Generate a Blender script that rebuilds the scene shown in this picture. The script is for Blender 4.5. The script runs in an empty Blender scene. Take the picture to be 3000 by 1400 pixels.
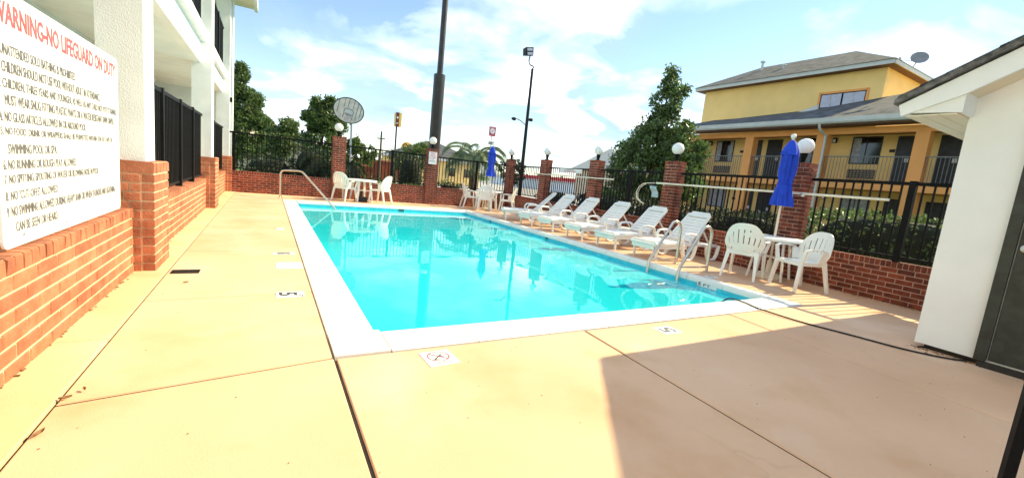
import bpy, math, random
from mathutils import Vector, Matrix, noise as mnoise
import numpy as np
random.seed(7); RNG = np.random.default_rng(7)
SC = bpy.context.scene
C = SC.collection
rad = math.radians

# ------------------------------------------------------------------ camera
F_PX, PITCH, ROLL, YAW, HC = 1244.07, -0.138582, 0.103745, 0.531432, 1.2
cy, sy = math.cos(YAW), math.sin(YAW)
fwd = Vector((sy*math.cos(PITCH), cy*math.cos(PITCH), math.sin(PITCH)))
ri = Vector((cy, -sy, 0)); upv = ri.cross(fwd)
Rv = ri*math.cos(ROLL)+upv*math.sin(ROLL); Uv = -ri*math.sin(ROLL)+upv*math.cos(ROLL)
cam_d = bpy.data.cameras.new("camera"); cam = bpy.data.objects.new("camera", cam_d); C.objects.link(cam)
M = Matrix.Identity(4)
for i in range(3):
    M[i][0], M[i][1], M[i][2] = Rv[i], Uv[i], -fwd[i]
M[2][3] = HC
cam.matrix_world = M
cam_d.sensor_width = 36; cam_d.lens = 36*F_PX/3000; cam_d.clip_start = 0.05; cam_d.clip_end = 2000
SC.camera = cam

# ------------------------------------------------------------------ light, sky, exposure
SUN_DIR = Vector((1.3, -0.12, 1.0)).normalized()          # towards the sun
EXPOSURE = 2.12
SC.view_settings.view_transform = 'Standard'; SC.view_settings.look = 'None'
SC.view_settings.exposure = EXPOSURE; SC.view_settings.gamma = 1.0; SC.view_settings.use_curve_mapping = False
sun_l = bpy.data.lights.new("sun", 'SUN'); sun_l.energy = 2.0; sun_l.angle = rad(0.5); sun_l.color = (1.0, 0.85, 0.50)
sun = bpy.data.objects.new("sun", sun_l); C.objects.link(sun); sun.location = (20, -4, 20)
sun.rotation_euler = SUN_DIR.to_track_quat('Z', 'Y').to_euler()
W = bpy.data.worlds.new("World"); SC.world = W; W.use_nodes = True
wn, wl = W.node_tree.nodes, W.node_tree.links; wn.clear()
def N(nodes, t, **kw):
    n = nodes.new(t)
    for k, v in kw.items(): setattr(n, k, v)
    return n
wo = N(wn, 'ShaderNodeOutputWorld')
sky = N(wn, 'ShaderNodeTexSky', sky_type='NISHITA'); sky.sun_disc = False
sky.sun_elevation = math.asin(SUN_DIR.z); sky.sun_rotation = math.atan2(SUN_DIR.x, SUN_DIR.y)
sky.air_density = 1.0; sky.dust_density = 0.0; sky.ozone_density = 1.0
bg = N(wn, 'ShaderNodeBackground'); bg.inputs['Strength'].default_value = 0.056
wl.new(sky.outputs[0], bg.inputs['Color'])
tc = N(wn, 'ShaderNodeTexCoord')
sep = N(wn, 'ShaderNodeSeparateXYZ'); wl.new(tc.outputs['Generated'], sep.inputs[0])
addz = N(wn, 'ShaderNodeMath', operation='ADD'); addz.inputs[1].default_value = 0.22; wl.new(sep.outputs['Z'], addz.inputs[0])
mxz = N(wn, 'ShaderNodeMath', operation='MAXIMUM'); mxz.inputs[1].default_value = 0.1; wl.new(addz.outputs[0], mxz.inputs[0])
dx = N(wn, 'ShaderNodeMath', operation='DIVIDE'); wl.new(sep.outputs['X'], dx.inputs[0]); wl.new(mxz.outputs[0], dx.inputs[1])
dy = N(wn, 'ShaderNodeMath', operation='DIVIDE'); wl.new(sep.outputs['Y'], dy.inputs[0]); wl.new(mxz.outputs[0], dy.inputs[1])
cmb = N(wn, 'ShaderNodeCombineXYZ'); wl.new(dx.outputs[0], cmb.inputs[0]); wl.new(dy.outputs[0], cmb.inputs[1]); cmb.inputs[2].default_value = 3.7
nz = N(wn, 'ShaderNodeTexNoise'); nz.inputs['Scale'].default_value = 1.25; nz.inputs['Detail'].default_value = 9
nz.inputs['Roughness'].default_value = 0.55; nz.inputs['Distortion'].default_value = 0.25
wl.new(cmb.outputs[0], nz.inputs['Vector'])
cr = N(wn, 'ShaderNodeValToRGB'); cr.color_ramp.elements[0].position = 0.40; cr.color_ramp.elements[1].position = 0.66
cr.color_ramp.elements[0].color = (0.0, 0.0, 0.0, 1); cr.color_ramp.elements[1].color = (0.94, 0.94, 0.94, 1)
wl.new(nz.outputs['Fac'], cr.inputs[0])
nz2 = N(wn, 'ShaderNodeTexNoise'); nz2.inputs['Scale'].default_value = 2.1; nz2.inputs['Detail'].default_value = 7; nz2.inputs['Distortion'].default_value = 0.4
wl.new(cmb.outputs[0], nz2.inputs['Vector'])
cr2 = N(wn, 'ShaderNodeValToRGB'); cr2.color_ramp.elements[0].position = 0.44; cr2.color_ramp.elements[1].position = 0.70
cr2.color_ramp.elements[0].color = (0.148, 0.206, 0.248, 1); cr2.color_ramp.elements[1].color = (0.80, 0.80, 0.79, 1)
wl.new(nz2.outputs['Fac'], cr2.inputs[0])
bgc = N(wn, 'ShaderNodeBackground'); wl.new(cr2.outputs[0], bgc.inputs['Color']); bgc.inputs['Strength'].default_value = 1.0
mixs = N(wn, 'ShaderNodeMixShader'); wl.new(cr.outputs[0], mixs.inputs[0]); wl.new(bg.outputs[0], mixs.inputs[1]); wl.new(bgc.outputs[0], mixs.inputs[2])
wl.new(mixs.outputs[0], wo.inputs[0])

# ------------------------------------------------------------------ materials
def mat(name, col, rough=0.7, var=0.15, scale=4.0, bump=0.0, bscale=60.0, metal=0.0, spec=0.5, col2=None, rnd=0.0, detail=6, trans=0.0, speck=0.0, coord='Object', stain=0.0):
    m = bpy.data.materials.new(name); m.use_nodes = True
    n, l = m.node_tree.nodes, m.node_tree.links
    p = n['Principled BSDF']; p.inputs['Roughness'].default_value = rough; p.inputs['Metallic'].default_value = metal
    p.inputs['Specular IOR Level'].default_value = spec
    gp = N(n, 'ShaderNodeNewGeometry')
    class _T: outputs = {'Object': gp.outputs['Position']}
    t = _T if coord == 'World' else N(n, 'ShaderNodeTexCoord')
    if coord == 'World': coord = 'Object'
    nt = N(n, 'ShaderNodeTexNoise'); nt.inputs['Scale'].default_value = scale; nt.inputs['Detail'].default_value = detail
    l.new(t.outputs[coord], nt.inputs['Vector'])
    rp = N(n, 'ShaderNodeValToRGB')
    c2 = col2 or tuple(min(1, c*(1+var)) for c in col); c1 = tuple(c*(1-var) for c in col) if not col2 else col
    rp.color_ramp.elements[0].position = 0.35; rp.color_ramp.elements[1].position = 0.65
    rp.color_ramp.elements[0].color = (*c1, 1); rp.color_ramp.elements[1].color = (*c2, 1)
    l.new(nt.outputs['Fac'], rp.inputs[0]); out = rp.outputs[0]
    if rnd:
        oi = N(n, 'ShaderNodeObjectInfo'); ge = N(n, 'ShaderNodeNewGeometry')
        ad = N(n, 'ShaderNodeMath', operation='ADD'); l.new(oi.outputs['Random'], ad.inputs[0]); l.new(ge.outputs['Random Per Island'], ad.inputs[1])
        fr = N(n, 'ShaderNodeMath', operation='FRACT'); l.new(ad.outputs[0], fr.inputs[0])
        mr = N(n, 'ShaderNodeMapRange'); mr.inputs['To Min'].default_value = 1-rnd; mr.inputs['To Max'].default_value = 1+rnd
        l.new(fr.outputs[0], mr.inputs['Value'])
        mx = N(n, 'ShaderNodeVectorMath', operation='SCALE'); l.new(out, mx.inputs[0]); l.new(mr.outputs[0], mx.inputs['Scale']); out = mx.outputs[0]
    if speck:
        ns = N(n, 'ShaderNodeTexNoise'); ns.inputs['Scale'].default_value = 90; ns.inputs['Detail'].default_value = 3; l.new(t.outputs[coord], ns.inputs['Vector'])
        mr2 = N(n, 'ShaderNodeMapRange'); mr2.inputs['From Min'].default_value = 0.3; mr2.inputs['From Max'].default_value = 0.7
        mr2.inputs['To Min'].default_value = 1-speck; mr2.inputs['To Max'].default_value = 1+speck*0.6; l.new(ns.outputs['Fac'], mr2.inputs['Value'])
        mx2 = N(n, 'ShaderNodeVectorMath', operation='SCALE'); l.new(out, mx2.inputs[0]); l.new(mr2.outputs[0], mx2.inputs['Scale']); out = mx2.outputs[0]
    l.new(out, p.inputs['Base Color'])
    if stain:
        s2 = N(n, 'ShaderNodeTexNoise'); s2.inputs['Scale'].default_value = 1.7; s2.inputs['Detail'].default_value = 7; l.new(gp.outputs['Position'], s2.inputs['Vector'])
        m3 = N(n, 'ShaderNodeMapRange'); m3.inputs['From Min'].default_value = .35; m3.inputs['From Max'].default_value = .68; m3.inputs['To Min'].default_value = 1+stain*.5; m3.inputs['To Max'].default_value = 1-stain; l.new(s2.outputs['Fac'], m3.inputs['Value'])
        m4 = N(n, 'ShaderNodeVectorMath', operation='SCALE'); l.new(out, m4.inputs[0]); l.new(m3.outputs[0], m4.inputs['Scale']); out = m4.outputs[0]; l.new(out, p.inputs['Base Color'])
    if bump:
        nb = N(n, 'ShaderNodeTexNoise'); nb.inputs['Scale'].default_value = bscale; nb.inputs['Detail'].default_value = 4; l.new(t.outputs[coord], nb.inputs['Vector'])
        b = N(n, 'ShaderNodeBump'); b.inputs['Strength'].default_value = bump; b.inputs['Distance'].default_value = 0.01
        l.new(nb.outputs['Fac'], b.inputs['Height']); l.new(b.outputs[0], p.inputs['Normal'])
    if trans:
        tr = N(n, 'ShaderNodeBsdfTranslucent'); l.new(out, tr.inputs['Color'])
        ms = N(n, 'ShaderNodeMixShader'); ms.inputs[0].default_value = trans
        l.new(p.outputs[0], ms.inputs[1]); l.new(tr.outputs[0], ms.inputs[2]); l.new(ms.outputs[0], n['Material Output'].inputs[0])
    return m
MT = {}
def concrete(name, c1, c2, stain, pale, seedv):
    m = bpy.data.materials.new(name); m.use_nodes = True
    n, l = m.node_tree.nodes, m.node_tree.links; p = n['Principled BSDF']; p.inputs['Roughness'].default_value = .88; p.inputs['Specular IOR Level'].default_value = .3
    t = N(n, 'ShaderNodeTexCoord')
    def nz_(sc, det, lo, hi, rough=.55):
        a = N(n, 'ShaderNodeTexNoise'); a.noise_dimensions = '4D'; a.inputs['W'].default_value = seedv+sc; a.inputs['Scale'].default_value = sc; a.inputs['Detail'].default_value = det; a.inputs['Roughness'].default_value = rough
        l.new(t.outputs['Object'], a.inputs['Vector']); r = N(n, 'ShaderNodeMapRange'); r.inputs['From Min'].default_value = lo; r.inputs['From Max'].default_value = hi
        l.new(a.outputs['Fac'], r.inputs['Value']); return r.outputs[0]
    def mx(f, a, b):
        q = N(n, 'ShaderNodeMix', data_type='RGBA'); l.new(f, q.inputs[0])
        for v, i in ((a, 6), (b, 7)):
            if isinstance(v, tuple): q.inputs[i].default_value = (*v, 1)
            else: l.new(v, q.inputs[i])
        return q.outputs[2]
    c = mx(nz_(.8, 6, .35, .65), c1, c2)
    c = mx(nz_(1.7, 8, .53, .88), c, stain)
    c = mx(nz_(1.1, 5, .56, .78), c, pale)
    c = mx(nz_(150, 2, .66, .80), c, tuple(v*.55 for v in c1))
    c = mx(nz_(28, 5, .67, .82, .7), c, tuple(v*.72 for v in stain))
    wv = N(n, 'ShaderNodeTexNoise'); wv.inputs['Scale'].default_value = 3.0; wv.inputs['Detail'].default_value = 5; l.new(t.outputs['Object'], wv.inputs['Vector'])
    wa = N(n, 'ShaderNodeVectorMath', operation='MULTIPLY_ADD'); wa.inputs[1].default_value = (.18, .18, .18); l.new(wv.outputs['Color'], wa.inputs[0]); l.new(t.outputs['Object'], wa.inputs[2])
    vo = N(n, 'ShaderNodeTexVoronoi', feature='DISTANCE_TO_EDGE'); vo.inputs['Scale'].default_value = .42; l.new(wa.outputs[0], vo.inputs['Vector'])
    cm = N(n, 'ShaderNodeMapRange'); cm.inputs['From Min'].default_value = .0006; cm.inputs['From Max'].default_value = .0022; cm.inputs['To Min'].default_value = .12; cm.inputs['To Max'].default_value = 0; l.new(vo.outputs['Distance'], cm.inputs['Value'])
    ck = N(n, 'ShaderNodeMath', operation='MULTIPLY'); l.new(cm.outputs[0], ck.inputs[0]); l.new(nz_(.55, 3, .56, .66), ck.inputs[1])
    c = mx(ck.outputs[0], c, tuple(v*.38 for v in stain))
    oi = N(n, 'ShaderNodeObjectInfo'); mr = N(n, 'ShaderNodeMapRange'); mr.inputs['To Min'].default_value = .95; mr.inputs['To Max'].default_value = 1.03; l.new(oi.outputs['Random'], mr.inputs['Value'])
    sc_ = N(n, 'ShaderNodeVectorMath', operation='SCALE'); l.new(c, sc_.inputs[0]); l.new(mr.outputs[0], sc_.inputs['Scale']); l.new(sc_.outputs[0], p.inputs['Base Color'])
    b = N(n, 'ShaderNodeBump'); b.inputs['Strength'].default_value = .16; b.inputs['Distance'].default_value = .006; l.new(nz_(110, 4, .2, .8), b.inputs['Height']); l.new(b.outputs[0], p.inputs['Normal'])
    return m
MT['deck'] = concrete('deck_concrete', (0.68, 0.415, 0.262), (0.77, 0.50, 0.33), (0.60, 0.325, 0.16), (0.80, 0.58, 0.43), 1.0)
MT['curb'] = concrete('curb_concrete', (0.64, 0.46, 0.26), (0.72, 0.54, 0.32), (0.55, 0.36, 0.19), (0.74, 0.60, 0.41), 5.0)
MT['gap'] = mat('joint_dirt', (0.02, 0.013, 0.01), 0.95, 0.4, 9)
MT['coping'] = mat('coping_white', (0.80, 0.79, 0.76), 0.6, 0.04, 2.0, bump=0.08, rnd=0.02, speck=0.03)
MT['plaster'] = mat('pool_plaster', (0.015, 0.66, 0.80), 0.6, 0.05, 1.2)
MT['tile_blue'] = mat('pool_waterline', (0.05, 0.55, 0.70), 0.35, 0.12, 6.0)
MT['step'] = mat('pool_step', (0.10, 0.42, 0.52), 0.6, 0.06, 1.2)
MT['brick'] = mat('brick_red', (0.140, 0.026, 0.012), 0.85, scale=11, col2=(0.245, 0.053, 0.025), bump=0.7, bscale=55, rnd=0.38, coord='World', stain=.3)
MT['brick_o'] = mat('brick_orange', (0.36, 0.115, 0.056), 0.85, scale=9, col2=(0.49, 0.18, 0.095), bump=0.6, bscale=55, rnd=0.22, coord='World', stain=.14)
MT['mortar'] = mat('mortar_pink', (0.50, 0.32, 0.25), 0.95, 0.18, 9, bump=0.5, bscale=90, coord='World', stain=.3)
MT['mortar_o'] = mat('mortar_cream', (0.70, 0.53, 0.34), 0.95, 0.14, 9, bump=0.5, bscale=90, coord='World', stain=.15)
MT['stucco'] = mat('stucco_white', (0.76, 0.81, 0.82), 0.9, 0.04, 3, bump=0.5, bscale=80, stain=.05)
MT['white_wall'] = mat('white_painted_board', (0.80, 0.83, 0.845), 0.75, 0.03, 1.1, bump=0.12, bscale=28, stain=.05)
MT['soffit'] = mat('cream_soffit', (0.74, 0.68, 0.56), 0.7, 0.04, 2)
MT['black'] = mat('black_iron', (0.004, 0.004, 0.005), 0.55, 0.3, 12, spec=0.15)
MT['rail_dark'] = mat('dark_iron', (0.005, 0.005, 0.006), 0.55, 0.3, 12, spec=0.2)
MT['plastic'] = mat('white_plastic', (0.84, 0.835, 0.81), 0.42, 0.03, 5, spec=0.4)
MT['plastic_c'] = mat('cream_plastic', (0.78, 0.70, 0.56), 0.45, 0.04, 5, spec=0.4)
MT['globe'] = mat('opal_globe', (0.86, 0.86, 0.85), 0.25, 0.01, 3)
MT['steel'] = mat('stainless_steel', (0.62, 0.58, 0.52), 0.28, 0.05, 8, metal=0.85)
MT['blue'] = mat('blue_canvas', (0.012, 0.065, 0.62), 0.8, 0.18, 5, bump=0.25, bscale=200, trans=0.12)
MT['sign'] = mat('sign_white', (0.80, 0.81, 0.82), 0.4, 0.02, 2)
MT['red_ink'] = mat('red_ink', (0.66, 0.10, 0.12), 0.6, 0.2, 25)
MT['grey_ink'] = mat('grey_ink', (0.15, 0.15, 0.16), 0.6, 0.25, 30)
MT['dark_ink'] = mat('dark_ink', (0.06, 0.055, 0.05), 0.7, 0.2, 30)
MT['yellow'] = mat('yellow_stucco', (0.90, 0.62, 0.24), 0.9, 0.04, 1.2, bump=0.3, bscale=60)
MT['orange'] = mat('orange_stucco', (0.80, 0.35, 0.11), 0.9, 0.05, 1.2, bump=0.3, bscale=60)
MT['shingle'] = mat('grey_shingle', (0.030, 0.034, 0.040), 0.95, scale=3.0, col2=(0.095, 0.102, 0.112), detail=10, bump=0.8, bscale=9)
MT['gutter'] = mat('gutter_grey', (0.52, 0.54, 0.53), 0.5, 0.05, 3)
MT['fascia_brown'] = mat('brown_soffit', (0.12, 0.06, 0.035), 0.8, 0.15, 4)
MT['glass'] = mat('dark_window', (0.012, 0.014, 0.016), 0.08, 0.2, 2, spec=0.7)
MT['glass_l'] = mat('curtained_glass', (0.42, 0.42, 0.50), 0.12, 0.08, 5, spec=0.6)
MT['curtain'] = mat('pale_curtain', (0.35, 0.36, 0.38), 0.85, 0.25, 12)
MT['door_d'] = mat('dark_door', (0.022, 0.024, 0.026), 0.55, 0.3, 6)
MT['door_g'] = mat('green_black_door', (0.02, 0.028, 0.024), 0.5, 0.35, 10, bump=0.2, bscale=150)
MT['ac'] = mat('vent_grille', (0.30, 0.22, 0.12), 0.6, 0.1, 8)
MT['grass'] = mat('lawn', (0.095, 0.185, 0.035), 0.95, 0.35, 1.2, bump=0.5, bscale=25, detail=8)
MT['lot'] = mat('parking_concrete', (0.36, 0.35, 0.33), 0.9, 0.12, 0.5)
MT['bark'] = mat('bark', (0.10, 0.075, 0.05), 0.95, 0.35, 12, bump=0.6, bscale=30)
MT['leaf_m'] = mat('leaf_mid', (0.105, 0.165, 0.050), 0.42, 0.3, 2, rnd=0.6, trans=0.38)
MT['leaf_d'] = mat('leaf_dark', (0.026, 0.045, 0.017), 0.45, 0.35, 2, rnd=0.55, trans=0.25)
MT['leaf_y'] = mat('leaf_light', (0.11, 0.17, 0.04), 0.5, 0.3, 2, rnd=0.4, trans=0.35)
MT['leaf_p'] = mat('palm_leaf', (0.15, 0.20, 0.11), 0.5, 0.3, 2, rnd=0.4, trans=0.25)
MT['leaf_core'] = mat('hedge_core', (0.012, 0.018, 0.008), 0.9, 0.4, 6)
MT['dead'] = mat('dead_leaf', (0.24, 0.13, 0.06), 0.8, 0.3, 40)
MT['pole_dark'] = mat('pole_bronze', (0.022, 0.017, 0.016), 0.42, 0.3, 2.5)
MT['pole_blk'] = mat('pole_black', (0.006, 0.006, 0.007), 0.5, 0.2, 3, spec=0.3)
MT['board'] = mat('weathered_backboard', (0.56, 0.54, 0.48), 0.7, 0.18, 5)
MT['cream_b'] = mat('cream_stucco', (0.62, 0.50, 0.37), 0.9, 0.06, 2)
MT['sign_y'] = mat('yellow_sign', (0.72, 0.46, 0.05), 0.5, 0.05, 2)
MT['sign_m'] = mat('maroon_sign', (0.10, 0.02, 0.035), 0.5, 0.2, 2)
MT['sign_r'] = mat('red_sign', (0.55, 0.12, 0.16), 0.5, 0.1, 4)
MT['red_roof'] = mat('red_fascia', (0.60, 0.05, 0.06), 0.6, 0.08, 2)
MT['rail_grey'] = mat('grey_rail', (0.16, 0.155, 0.15), 0.6, 0.1, 6)
MT['shingle_l'] = mat('shed_shingle', (0.07, 0.07, 0.075), 0.95, scale=14.0, col2=(0.19, 0.19, 0.195), detail=8, bump=0.8, bscale=30)
MT['net'] = mat('net_blue_grey', (0.35, 0.45, 0.48), 0.7, 0.1, 10)
MT['rubber'] = mat('black_rubber', (0.012, 0.012, 0.012), 0.6, 0.1, 10)
MT['polewhite'] = mat('cream_pole', (0.78, 0.72, 0.58), 0.4, 0.05, 3)
MT['dishgrey'] = mat('dish_grey', (0.20, 0.20, 0.21), 0.5, 0.1, 4)
def water_mat():
    m = bpy.data.materials.new('pool_water'); m.use_nodes = True
    n, l = m.node_tree.nodes, m.node_tree.links; n.clear()
    o = N(n, 'ShaderNodeOutputMaterial'); t = N(n, 'ShaderNodeBsdfTransparent'); t.inputs['Color'].default_value = (0.62, 0.97, 1.0, 1)
    g = N(n, 'ShaderNodeBsdfGlossy'); g.inputs['Roughness'].default_value = 0.0; g.inputs['Color'].default_value = (0.9, 1, 1, 1)
    lw = N(n, 'ShaderNodeLayerWeight'); pw = N(n, 'ShaderNodeMath', operation='POWER'); pw.inputs[1].default_value = 4.6; l.new(lw.outputs['Facing'], pw.inputs[0])
    fr = N(n, 'ShaderNodeMath', operation='MULTIPLY_ADD'); fr.inputs[1].default_value = 0.80; fr.inputs[2].default_value = 0.025; l.new(pw.outputs[0], fr.inputs[0])
    tcd = N(n, 'ShaderNodeTexCoord'); nb = N(n, 'ShaderNodeTexNoise'); nb.inputs['Scale'].default_value = 1.6; nb.inputs['Detail'].default_value = 3
    l.new(tcd.outputs['Object'], nb.inputs['Vector'])
    bp = N(n, 'ShaderNodeBump'); bp.inputs['Strength'].default_value = 0.06; bp.inputs['Distance'].default_value = 0.05
    l.new(nb.outputs['Fac'], bp.inputs['Height']); l.new(bp.outputs[0], g.inputs['Normal']); l.new(bp.outputs[0], lw.inputs['Normal'])
    ms = N(n, 'ShaderNodeMixShader'); df = N(n, 'ShaderNodeBsdfDiffuse'); df.inputs['Color'].default_value = (0.025, 0.78, 0.88, 1)     # light scattered back by the treated water itself
    mt_ = N(n, 'ShaderNodeMixShader'); mt_.inputs[0].default_value = 0.60; l.new(t.outputs[0], mt_.inputs[1]); l.new(df.outputs[0], mt_.inputs[2])
    l.new(fr.outputs[0], ms.inputs[0]); l.new(mt_.outputs[0], ms.inputs[1]); l.new(g.outputs[0], ms.inputs[2])
    l.new(ms.outputs[0], o.inputs[0]); return m
MT['water'] = water_mat()

# ------------------------------------------------------------------ mesh helpers
class MB:
    def __init__(s): s.v = []; s.f = []
    def add(s, vs, fs):
        b = len(s.v); s.v += [tuple(v) for v in vs]; s.f += [tuple(b+i for i in f) for f in fs]; return s
    def hexa(s, p):   # 8 points: bottom 4 ccw, top 4 ccw
        return s.add(p, [(3,2,1,0),(4,5,6,7),(0,1,5,4),(1,2,6,5),(2,3,7,6),(3,0,4,7)])
    def box(s, x0, x1, y0, y1, z0, z1):
        return s.hexa([(x0,y0,z0),(x1,y0,z0),(x1,y1,z0),(x0,y1,z0),(x0,y0,z1),(x1,y0,z1),(x1,y1,z1),(x0,y1,z1)])
    def beam(s, a, b, w, h, w2=None, h2=None, up=(0,0,1)):
        a, b = Vector(a), Vector(b); d = (b-a).normalized(); u = Vector(up)
        if abs(d.dot(u)) > .95: u = Vector((0,1,0))
        r = d.cross(u).normalized(); u = r.cross(d).normalized(); w2 = w if w2 is None else w2; h2 = h if h2 is None else h2
        q = lambda c, W_, H_: [c-r*W_/2-u*H_/2, c+r*W_/2-u*H_/2, c+r*W_/2+u*H_/2, c-r*W_/2+u*H_/2]
        return s.hexa(q(a, w, h)+q(b, w2, h2))
    def tube(s, pts, r, n=8, closed=False, flat=1.0):
        pts = [Vector(p) for p in pts]; k = len(pts); rings = []; prev = None
        for i, p in enumerate(pts):
            if closed: d = pts[(i+1) % k]-pts[i-1]
            else: d = pts[min(i+1, k-1)]-pts[max(i-1, 0)]
            d.normalize()
            if prev is None:
                u = Vector((0,0,1)) if abs(d.z) < .9 else Vector((0,1,0))
            else: u = prev
            rr = d.cross(u).normalized(); u = rr.cross(d).normalized(); prev = u
            R = r[i] if isinstance(r, (list, tuple)) else r
            rings.append([p+(rr*math.cos(2*math.pi*j/n)+u*flat*math.sin(2*math.pi*j/n))*R for j in range(n)])
        vs = [v for g in rings for v in g]; fs = []
        for i in range(k if closed else k-1):
            i2 = (i+1) % k
            for j in range(n): fs.append((i*n+j, i*n+(j+1) % n, i2*n+(j+1) % n, i2*n+j))
        if not closed:
            fs.append(tuple(range(n-1, -1, -1))); fs.append(tuple((k-1)*n+j for j in range(n)))
        return s.add(vs, fs)
    def cyl(s, a, b, r0, r1=None, n=16): return s.tube([a, b], [r0, r0 if r1 is None else r1], n)
    def lathe(s, prof, n=24, c=(0,0,0), flute=None):
        vs, fs = [], []
        for (r, z) in prof:
            for j in range(n):
                a = 2*math.pi*j/n; k = r*(flute(a, z) if flute else 1)
                vs.append((c[0]+k*math.cos(a), c[1]+k*math.sin(a), c[2]+z))
        for i in range(len(prof)-1):
            for j in range(n): fs.append((i*n+j, i*n+(j+1) % n, (i+1)*n+(j+1) % n, (i+1)*n+j))
        fs.append(tuple(range(n-1, -1, -1))); fs.append(tuple((len(prof)-1)*n+j for j in range(n)))
        return s.add(vs, fs)
    def sphere(s, c, r, n=24, m=14):
        return s.lathe([(max(1e-4, r*math.sin(math.pi*i/m)), -r*math.cos(math.pi*i/m)) for i in range(m+1)], n, c)
    def prism(s, poly, axis, a, b):   # poly 2D, extruded along axis from a to b
        k = len(poly)
        def P(q, t):
            return {'x': (t, q[0], q[1]), 'y': (q[0], t, q[1]), 'z': (q[0], q[1], t)}[axis]
        return s.add([P(q, a) for q in poly]+[P(q, b) for q in poly], [tuple(range(k-1, -1, -1)), tuple(range(k, 2*k))]+[(i, (i+1) % k, k+(i+1) % k, k+i) for i in range(k)])
    def shell(s, grid, th, skip=lambda i, j: False):   # grid[i][j] points -> thick sheet, faces may be skipped
        A = len(grid); B = len(grid[0]); G = [[Vector(p) for p in r] for r in grid]
        Nn = [[None]*B for _ in range(A)]
        for i in range(A):
            for j in range(B):
                du = G[min(i+1,A-1)][j]-G[max(i-1,0)][j]; dv = G[i][min(j+1,B-1)]-G[i][max(j-1,0)]
                Nn[i][j] = du.cross(dv).normalized()*th
        vs = [p for r in G for p in r]+[G[i][j]+Nn[i][j] for i in range(A) for j in range(B)]; o = A*B; fs = []
        on = lambda i, j: 0 <= i < A-1 and 0 <= j < B-1 and not skip(i, j)
        for i in range(A-1):
            for j in range(B-1):
                if not on(i, j): continue
                a, b, c, d = i*B+j, (i+1)*B+j, (i+1)*B+j+1, i*B+j+1
                fs.append((d, c, b, a)); fs.append((o+a, o+b, o+c, o+d))
                if not on(i-1, j): fs.append((a, o+a, o+d, d))
                if not on(i+1, j): fs.append((b, c, o+c, o+b))
                if not on(i, j-1): fs.append((a, b, o+b, o+a))
                if not on(i, j+1): fs.append((d, o+d, o+c, c))
        return s.add(vs, fs)
    def mesh(s, name, m, smooth=False):
        me = bpy.data.meshes.new(name); me.from_pydata(s.v, [], s.f); me.validate(); me.update()
        if m: me.materials.append(m)
        if smooth:
            me.polygons.foreach_set('use_smooth', [True]*len(me.polygons))
            try: me.set_sharp_from_angle(angle=rad(40))
            except Exception: pass
        return me
def link(name, me, parent=None, loc=(0,0,0), rot=(0,0,0), scale=(1,1,1)):
    o = bpy.data.objects.new(name, me); C.objects.link(o); o.parent = parent
    o.location = loc; o.rotation_euler = rot; o.scale = scale; return o
def obj(name, mb, m, parent=None, loc=(0,0,0), rot=(0,0,0), smooth=False):
    return link(name, mb.mesh(name, m, smooth), parent, loc, rot)
def tag(o, label=None, cat=None, group=None, kind=None):
    if label: o['label'] = label
    if cat: o['category'] = cat
    if group: o['group'] = group
    if kind: o['kind'] = kind
    return o
def thing(name, label, cat, loc=(0,0,0), rz=0.0, group=None):
    return tag(link(name, None, None, loc, (0,0,rz)), label, cat, group)
def copy_tree(o, parent=None):
    c = o.copy(); C.objects.link(c); c.parent = parent
    for ch in list(o.children): copy_tree(ch, c)
    return c
def structure(name, mb, m, smooth=False): return tag(obj(name, mb, m, smooth=smooth), kind='structure')
def text_mesh(name, s, w, h, m, weight=0.0, th=0.0015):
    cu = bpy.data.curves.new(name, 'FONT'); cu.body = s; cu.offset = weight; cu.resolution_u = 2; cu.extrude = 0.001
    t = bpy.data.objects.new(name, cu); C.objects.link(t)
    bpy.context.view_layer.update()
    me = bpy.data.meshes.new_from_object(t.evaluated_get(bpy.context.evaluated_depsgraph_get()))
    C.objects.unlink(t); bpy.data.objects.remove(t); bpy.data.curves.remove(cu)
    co = np.empty(len(me.vertices)*3); me.vertices.foreach_get('co', co); co = co.reshape(-1, 3)
    mn, mx = co.min(0), co.max(0); d = np.maximum(mx-mn, 1e-6)
    co = (co-mn)/d*np.array([w, h, th]); me.vertices.foreach_set('co', co.ravel()); me.update()
    me.materials.clear(); me.materials.append(m); me.name = name; return me
def arc(c, r, a0, a1, n, ax=(1,0,0), ay=(0,0,1)):
    ax, ay, c = Vector(ax), Vector(ay), Vector(c)
    return [c+ax*r*math.cos(a0+(a1-a0)*i/n)+ay*r*math.sin(a0+(a1-a0)*i/n) for i in range(n+1)]

# bricks -----------------------------------------------------------
def brick_mesh(name, m, seed):
    r = random.Random(seed); b = 0.045
    j = lambda: (r.random()-.5)*0.03
    mb = MB(); vs = []
    # bevelled front face: unit block -.5...5, front is y=-.5
    for (x, z) in ((-.5,-.5),(.5,-.5),(.5,.5),(-.5,.5)): vs.append((x+j(), .5, z+j()))
    for (x, z) in ((-.5,-.5),(.5,-.5),(.5,.5),(-.5,.5)): vs.append((x+j()*.6, -.44, z+j()))
    for (x, z) in ((-.5+b*.6,-.5+b*2),(.5-b*.6,-.5+b*2),(.5-b*.6,.5-b*2),(-.5+b*.6,.5-b*2)): vs.append((x+j()*.5, -.5+j(), z+j()))
    fs = [(0,3,2,1)]
    for a in (0, 4): fs += [(a+i, a+(i+1) % 4, a+4+(i+1) % 4, a+4+i) for i in range(4)]
    fs.append((8,9,10,11))
    return mb.add(vs, fs).mesh(name, m)
BR = {k: [brick_mesh('brick', MT[k], i) for i in range(4)] for k in ('brick', 'brick_o')}
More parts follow.
